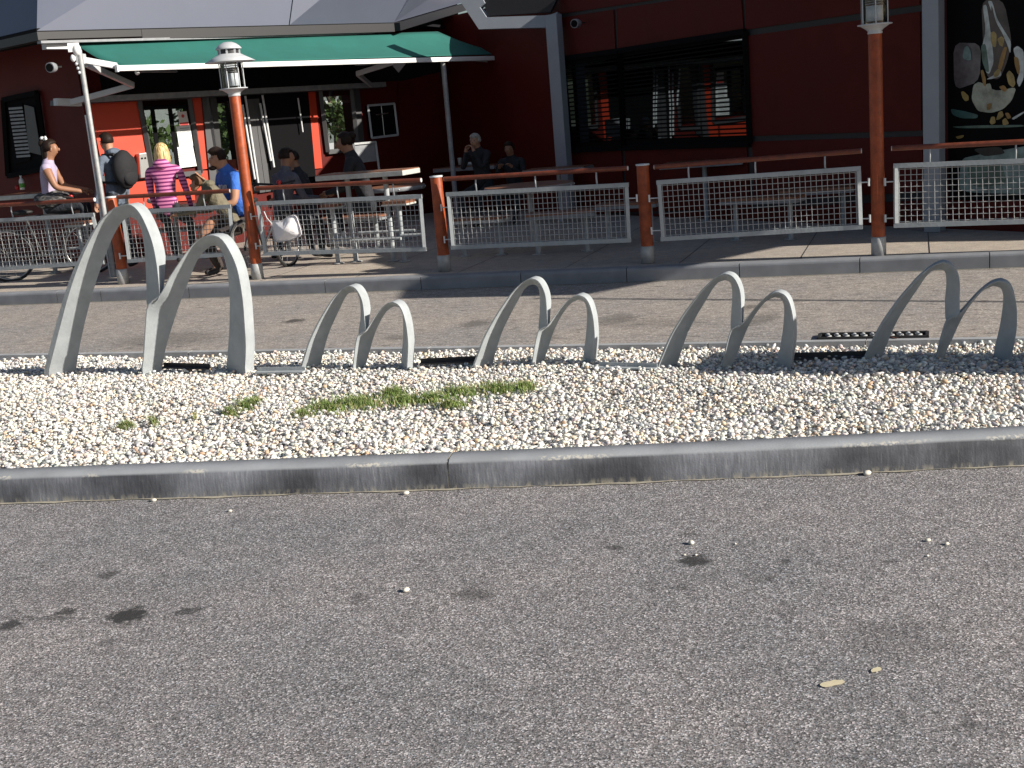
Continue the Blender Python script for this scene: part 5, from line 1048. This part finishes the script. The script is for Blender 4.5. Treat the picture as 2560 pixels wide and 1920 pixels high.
# standing young man with backpack
def backpack(root, P, child, HC, fy, fx, s):
    mb = MB(); c = np.array(P['ch'])*.5+np.array(P['sp'])*.5+np.array([0, -.20, .03]); mb.blob(c, (.165, .12, .245), 0, 0, 22, 16, .03, lambda x, y, z: (x*(1.12 if abs(z) < .15 else 1), y, z)); child(mb, 'backpack', 'dark_cloth')
    mb = MB(); mb.blob(c+(0, -.075, -.09), (.12, .05, .11), 0, 0, 16, 10); child(mb, 'backpack_pocket', 'dark_cloth')
    for k in (-1, 1): m_ = MB(); m_.tube([c+(k*.10, .05, .20), np.array(P['ch'])+(k*.12, .02, .13), np.array(P['ch'])+(k*.13, .13, .02), np.array(P['sp'])+(k*.14, .09, .0), c+(k*.12, .05, -.16)], .018, 8); child(m_, 'shoulder_strap', 'dark_cloth')
    mb = MB(); mb.blob(np.array(P['nk'])+(0, -.06, .02), (.10, .075, .055), 0, 0, 16, 10, .08); child(mb, 'hood', 'hoodie')
person('young man in a blue grey hoodie with a black backpack standing by the red wall', spot(300, 540, 16.4), math.radians(62), pel=.93, lean=.0, head=(0, .045, -.015), nod=.6, hands=((-.27, .12, .80), (.26, .10, .80)), feet=((-.12, .0, .08), (.12, -.05, .08)), s=1.0, mats=('skin', 'hoodie', 'navy', 'shoe'), hair='hair_dark', extra=backpack, width=1.05)
def hood_s(root, P, child, HC, fy, fx, s): mb = MB(); mb.blob(np.array(P['nk'])+(0, -.055*s, .01), (.105*s, .07*s, .075*s), 0, 0, 18, 12, .08); child(mb, 'hood', 'stripes')
person('blonde child in a pink and purple striped hooded top seen from behind', spot(420, 520, 14.85), math.radians(-4), pel=.80, lean=.03, head=(0, .02, -.01), hands=((-.22, .25, .62), (.24, .22, .62)), feet=((-.1, .35, .2), (.1, .35, .2)), s=.93, mats=('skin', 'stripes', 'navy', 'shoe'), hair='hair_blonde', hairstyle='bob', extra=hood_s, width=1.1)
def hood_k(root, P, child, HC, fy, fx, s): mb = MB(); mb.blob(np.array(P['nk'])+(0, -.05*s, .005), (.10*s, .07*s, .05*s), 0, 0, 18, 12, .1); child(mb, 'hood', 'khaki')
person('small boy in a khaki jacket bending over the family table', spot(590, 530, 14.2), math.radians(95), pel=.56, lean=.30, head=(0, .09, -.13), nod=1, hands=((-.08, .62, .76), (.14, .50, .76)), feet=((-.1, .25, .1), (.1, .25, .1)), s=.92, mats=('skin', 'khaki', 'shorts', 'shoe'), hair='hair_brown', extra=hood_k)
def tee(root, P, child, HC, fy, fx, s):
    # white lettering across the chest, and the flat thing he holds
    c = np.array(P['ch'])+(0, .128, -.03); mb = MB()
    for i, (x, h) in enumerate(((-.11, .045), (-.085, .05), (-.06, .04), (-.035, .055), (-.005, .045), (.025, .055), (.05, .045), (.08, .05))): mb.box(c+np.array([x, -abs(x)*.25, 0]), (.010, .006, h), .1); mb.box(c+np.array([x+.008, -abs(x)*.25, (.5-(i % 3)*.5)*h*.8]), (.018, .006, .009), .1)
    child(mb, 'shirt_print', 'offwhite')
    mb = MB(); mid = (np.array(P['pl'])+np.array(P['pr']))/2+np.array([0, .05, .015]); mb.box(mid, (.26, .17, .014), .1); child(mb, 'tablet', 'tabledge_dark')
    mb = MB(); mb.blob(HC+fy*.036*s+up*(-.088*s), (.050, .046, .026), 0, 0, 14, 10); child(mb, 'beard', 'hair_dark')
person('dark haired man in a bright blue T-shirt sitting at the family table looking down', spot(612, 560, 14.6), math.radians(125), pel=.58, lean=.14, head=(0, .10, -.05), nod=1, hands=((-.12, .46, .80), (.14, .42, .80)), feet=((-.05, .72, .28), (.14, .34, .07)), s=1.13, mats=('skin', 'bluetee', 'shorts', 'shoe'), sleeve=.62, shorts=1, hair='hair_dark', extra=tee, width=1.08)
def bow(root, P, child, HC, fy, fx, s):
    mb = MB(); c = HC-fy*.05+up*.125; mb.blob(c+fx*.02, (.03, .02, .035), 0, .4, 10, 8, .2); mb.blob(c-fy*.04+up*.01, (.028, .03, .022), 0, 0, 10, 8, .2); mb.blob(c-fy*.02-up*.03, (.02, .02, .03), 0, 0, 10, 8, .2); child(mb, 'hair_bow', 'white')
    mb = MB(); mb.blob(HC-fy*.075-up*.06, (.06, .05, .16), 0, 0, 14, 12, .06); child(mb, 'long_hair', 'hair_dark')
    mb = MB(); mb.blob(np.array(P['pel'])+(0, .06, .08), (.22, .26, .13), 0, 0, 22, 14, .08); child(mb, 'lap_bag', 'camo')
person('dark haired woman in a lilac vest with a white hair bow sitting at the left', spot(128, 520, 16.7), math.radians(-82), pel=.88, lean=.05, head=(0, .05, 0), hands=((-.2, .40, 1.05), (.2, .40, 1.05)), feet=((-.1, .38, .45), (.1, .38, .45)), s=1.02, mats=('skin2', 'lilac', 'navy', 'shoe'), sleeve=.05, hair='hair_dark', hairstyle='tied', extra=bow)
# people in the shade
person('woman with dark hair in a bun and dark jacket facing left in the shade', spot(925, 520, 15.0), math.radians(85), pel=.62, lean=.16, head=(0, .06, -.02), hands=((-.1, .48, .80), (.14, .45, .78)), feet=((-.1, .4, .2), (.1, .4, .2)), s=1.1, mats=('skin2', 'darkjacket', 'navy', 'shoe'), hair='hair_dark', hairstyle='tied')
person('dark haired person in a grey jacket seen from behind beside the bicycle', spot(705, 520, 15.0), math.radians(-50), pel=.56, lean=.10, head=(0, .04, 0), hands=((-.2, .4, .75), (.2, .4, .75)), s=1.0, mats=('skin2', 'greyjacket', 'navy', 'shoe'), hair='hair_dark', width=1.15)
person('person in dark clothes facing the one in the grey jacket', spot(775, 510, 15.6), math.radians(75), pel=.54, lean=.12, head=(0, .05, 0), hands=((-.1, .4, .75), (.1, .4, .75)), s=.97, mats=('skin2', 'darkjacket', 'navy', 'shoe'), hair='hair_dark')
person('grey haired person in black eating at the dark table in deep shade', spot(1212, 480, 17.9), math.radians(150), pel=.56, lean=.10, head=(0, .05, -.04), nod=.5, hands=((-.06, .30, 1.06), (.08, .30, 1.06)), s=.97, mats=('skin', 'darkjacket', 'navy', 'shoe'), hair='hair_grey')
person('barely visible person in black in the deepest shade beside the grey haired one', spot(1290, 480, 18.0), math.radians(160), pel=.42, lean=.10, head=(0, .05, -.04), hands=((-.1, .36, .80), (.1, .36, .80)), s=.95, mats=('skin2', 'darkjacket', 'navy', 'shoe'), hair='hair_dark')

# ================================================================== beyond the right edge: what throws the shadows and what the glass reflects
# unseen roof canopy shaped to cast the shade; outline found by following the shadow edges up along the sun's rays
def lift(P, z): k = (z-P[2])/math.tan(SUN_EL); return np.array([P[0]+SUN_H[0]*k, P[1]+SUN_H[1]*k, z])
cz = 3.3; poly = [G(960, 650, T), G(1120, 690, T), G(1048, 747, 0), G(1462, 738, 0), G(1700, 694, 0), G(1765, 655, T), G(2000, 607, T), G(2600, 599, T)]
poly = [lift(p, cz) for p in poly]; poly += [poly[-1]+np.array([4.5, -2.0, 0]), poly[-1]+np.array([6, 8, 0]), poly[0]+np.array([3, 5.5, 0])]
k = len(poly); mb = MB(); mb.add(poly+[p+up*.12 for p in poly], [tuple(range(k)), tuple(range(2*k-1, k-1, -1))]+[(i, i+k, (i+1) % k+k, (i+1) % k) for i in range(k)])
cn = thing('shade_canopy', 'unseen flat roof canopy shaped to cast the shade on terrace and lane', 'canopy', (*poly[-2][:2], T)); mb.build('shade_slab', 'roofdark', cn)
wing = [np.array([.75, 12.3, cz+.13]), np.array([3.0, 11.9, cz+.13]), np.array([3.3, 14.5, cz+.13]), np.array([.95, 14.5, cz+.13])]; MB().hexa(wing, [p+up*.1 for p in wing]).build('shade_slab', 'roofdark', cn); beam = MB(); beam.bar((3.1, 12.6, cz+.18), (6.2, 11.4, cz+.18), .12); beam.build('beam', 'roofdark', cn)  # slab and its beam added overhead to shade the people seated below
pc_ = (poly[-1]+poly[-3])/2; MB().box((poly[8][0]-.4, poly[8][1]+1.0, 1.7), (.2, .2, 3.2)).build('column', 'frame_blue', cn); MB().box((poly[9][0]-1, poly[9][1]-1, 1.7), (.2, .2, 3.2)).build('column', 'frame_blue', cn)
la, lb = lift(G(1340, 747, 0), 3.36), lift(G(2700, 757, 0), 3.36); lb2 = la+(lb-la)*1.3
t = tag(MB().tube([la, lb2], .028, 8).build('overhead_cable', 'rubber', None), 'dark overhead cable running along the lane beyond the right edge', 'cable')
# unseen block added on the island to shade the last rack
s0_ = lift(G(2330, 905, T), 1.0); sp_ = np.array([s0_[0]+.15, s0_[1]-.02]); t = thing('shade_block', 'unseen grey block added on the gravel beyond the racks to shade the last one', 'shade block', (*sp_, T)); 
MB().box((sp_[0], sp_[1], .88), (.30, .62, 1.48), math.atan2(SUN_H[1], SUN_H[0])).build('slab', 'charcoal', t, bevel=.02)
# trees and a pale building across the street on the right
def tree(x, y, h, r, lab, n=2600, zc=.72, grp='trees across the street'):
    t = thing('tree', lab, 'tree', (x, y, 0), grp); MB().tube([(x, y, 0), (x+.1, y, h*.35), (x-.05, y+.1, h*.7)], [.2, .15, .08], 10).build('trunk', 'bark', t)
    mb = MB()
    for k_ in range(7): a = k_*.9; mb.tube([(x, y, h*.42+k_*.12), (x+math.cos(a)*r*.55, y+math.sin(a)*r*.55, h*.65+k_*.1)], [.06, .02], 6)
    mb.build('limb', 'bark', t)
    cl = rng.normal(0, 1, (16, 3))*np.array([r*.45, r*.45, h*.14])+np.array([x, y, h*zc]); ci = rng.integers(0, 16, n); c = cl[ci]+rng.normal(0, .36, (n, 3))*r*.42
    d1 = rng.normal(0, 1, (n, 3)); d1 /= np.linalg.norm(d1, axis=1)[:, None]; d2 = np.cross(d1, rng.normal(0, 1, (n, 3))); d2 /= np.linalg.norm(d2, axis=1)[:, None]; L = rng.uniform(.07, .15, n)[:, None]
    V = np.stack([c-d1*L, c-d2*L*.5, c+d1*L, c+d2*L*.5], 1).reshape(-1, 3); F = np.arange(n*4).reshape(n, 4)
    me = bpy.data.meshes.new('crown'); me.from_pydata(V.tolist(), [], F.tolist()); a = me.color_attributes.new('tone', 'FLOAT_COLOR', 'POINT'); cc = np.ones((n, 4, 4), np.float32); cc[..., :3] = (np.array([.07, .11, .03])*rng.uniform(.6, 1.7, (n, 1)))[:, None, :]; a.data.foreach_set('color', cc.ravel()); me.materials.append(M['leaves'])
    o = bpy.data.objects.new('crown', me); col.objects.link(o); o.parent = t; o.matrix_parent_inverse = Matrix.Translation((-x, -y, 0))
for i, (x, y, h, r, lab) in enumerate(((24, 5.5, 6.2, 2.0, 'loose green tree across the street, nearest the lane'), (27, 9, 7.0, 2.4, 'broad green tree across the street beside a pale house'), (25, 1.5, 5.6, 1.8, 'small tree across the street, southernmost'), (31, 6, 7.5, 2.5, 'tall tree across the street behind the others'))): tree(x, y, h, r, lab)
hs = thing('pale_house', 'long pale flat roofed house across the street behind the trees', 'building', (40, 6, 0)); MB().box((42, 5, 1.9), (6, 26, 3.8)).build('wall', 'offwhite', hs); MB().box((42, 5, 3.9), (6.6, 26.6, .2)).build('roof', 'roofdark', hs)
for k in range(6): MB().box((38.96, -4+k*3.6, 1.9), (.1, 1.4, 1.4)).build('window', 'glass_dark', hs)

# garden seen through the entrance glass
for x, y, h, r, lab in ((-9.6, 32, 3.4, 1.6, 'bushy tree in the garden behind the restaurant, leftmost'), (-7.2, 35, 4.2, 1.5, 'green tree in the garden behind the restaurant, second from the left'), (-8.6, 30, 3.0, .9, 'small shrub in the garden behind the restaurant'), (-4.6, 37, 4.0, 1.5, 'green tree behind the window right of the entrance'), (-6.2, 33, 3.2, .9, 'thin shrub behind the entrance door')): tree(x, y, h, r, lab, 1500, .5, 'trees in the garden behind')
gh = thing('garden_house', 'long pale house at the far side of the garden behind the restaurant', 'building', (-8, 45, 0)); MB().box((-8, 46, 2.2), (30, 4, 4.4)).build('wall', 'offwhite', gh); MB().box((-8, 46, 4.5), (30.6, 4.6, .2)).build('roof', 'roofdark', gh)
for k in range(8): MB().box((-20+k*3.4, 43.97, 2.1), (1.3, .1, 1.5)).build('window', 'glass_dark', gh)
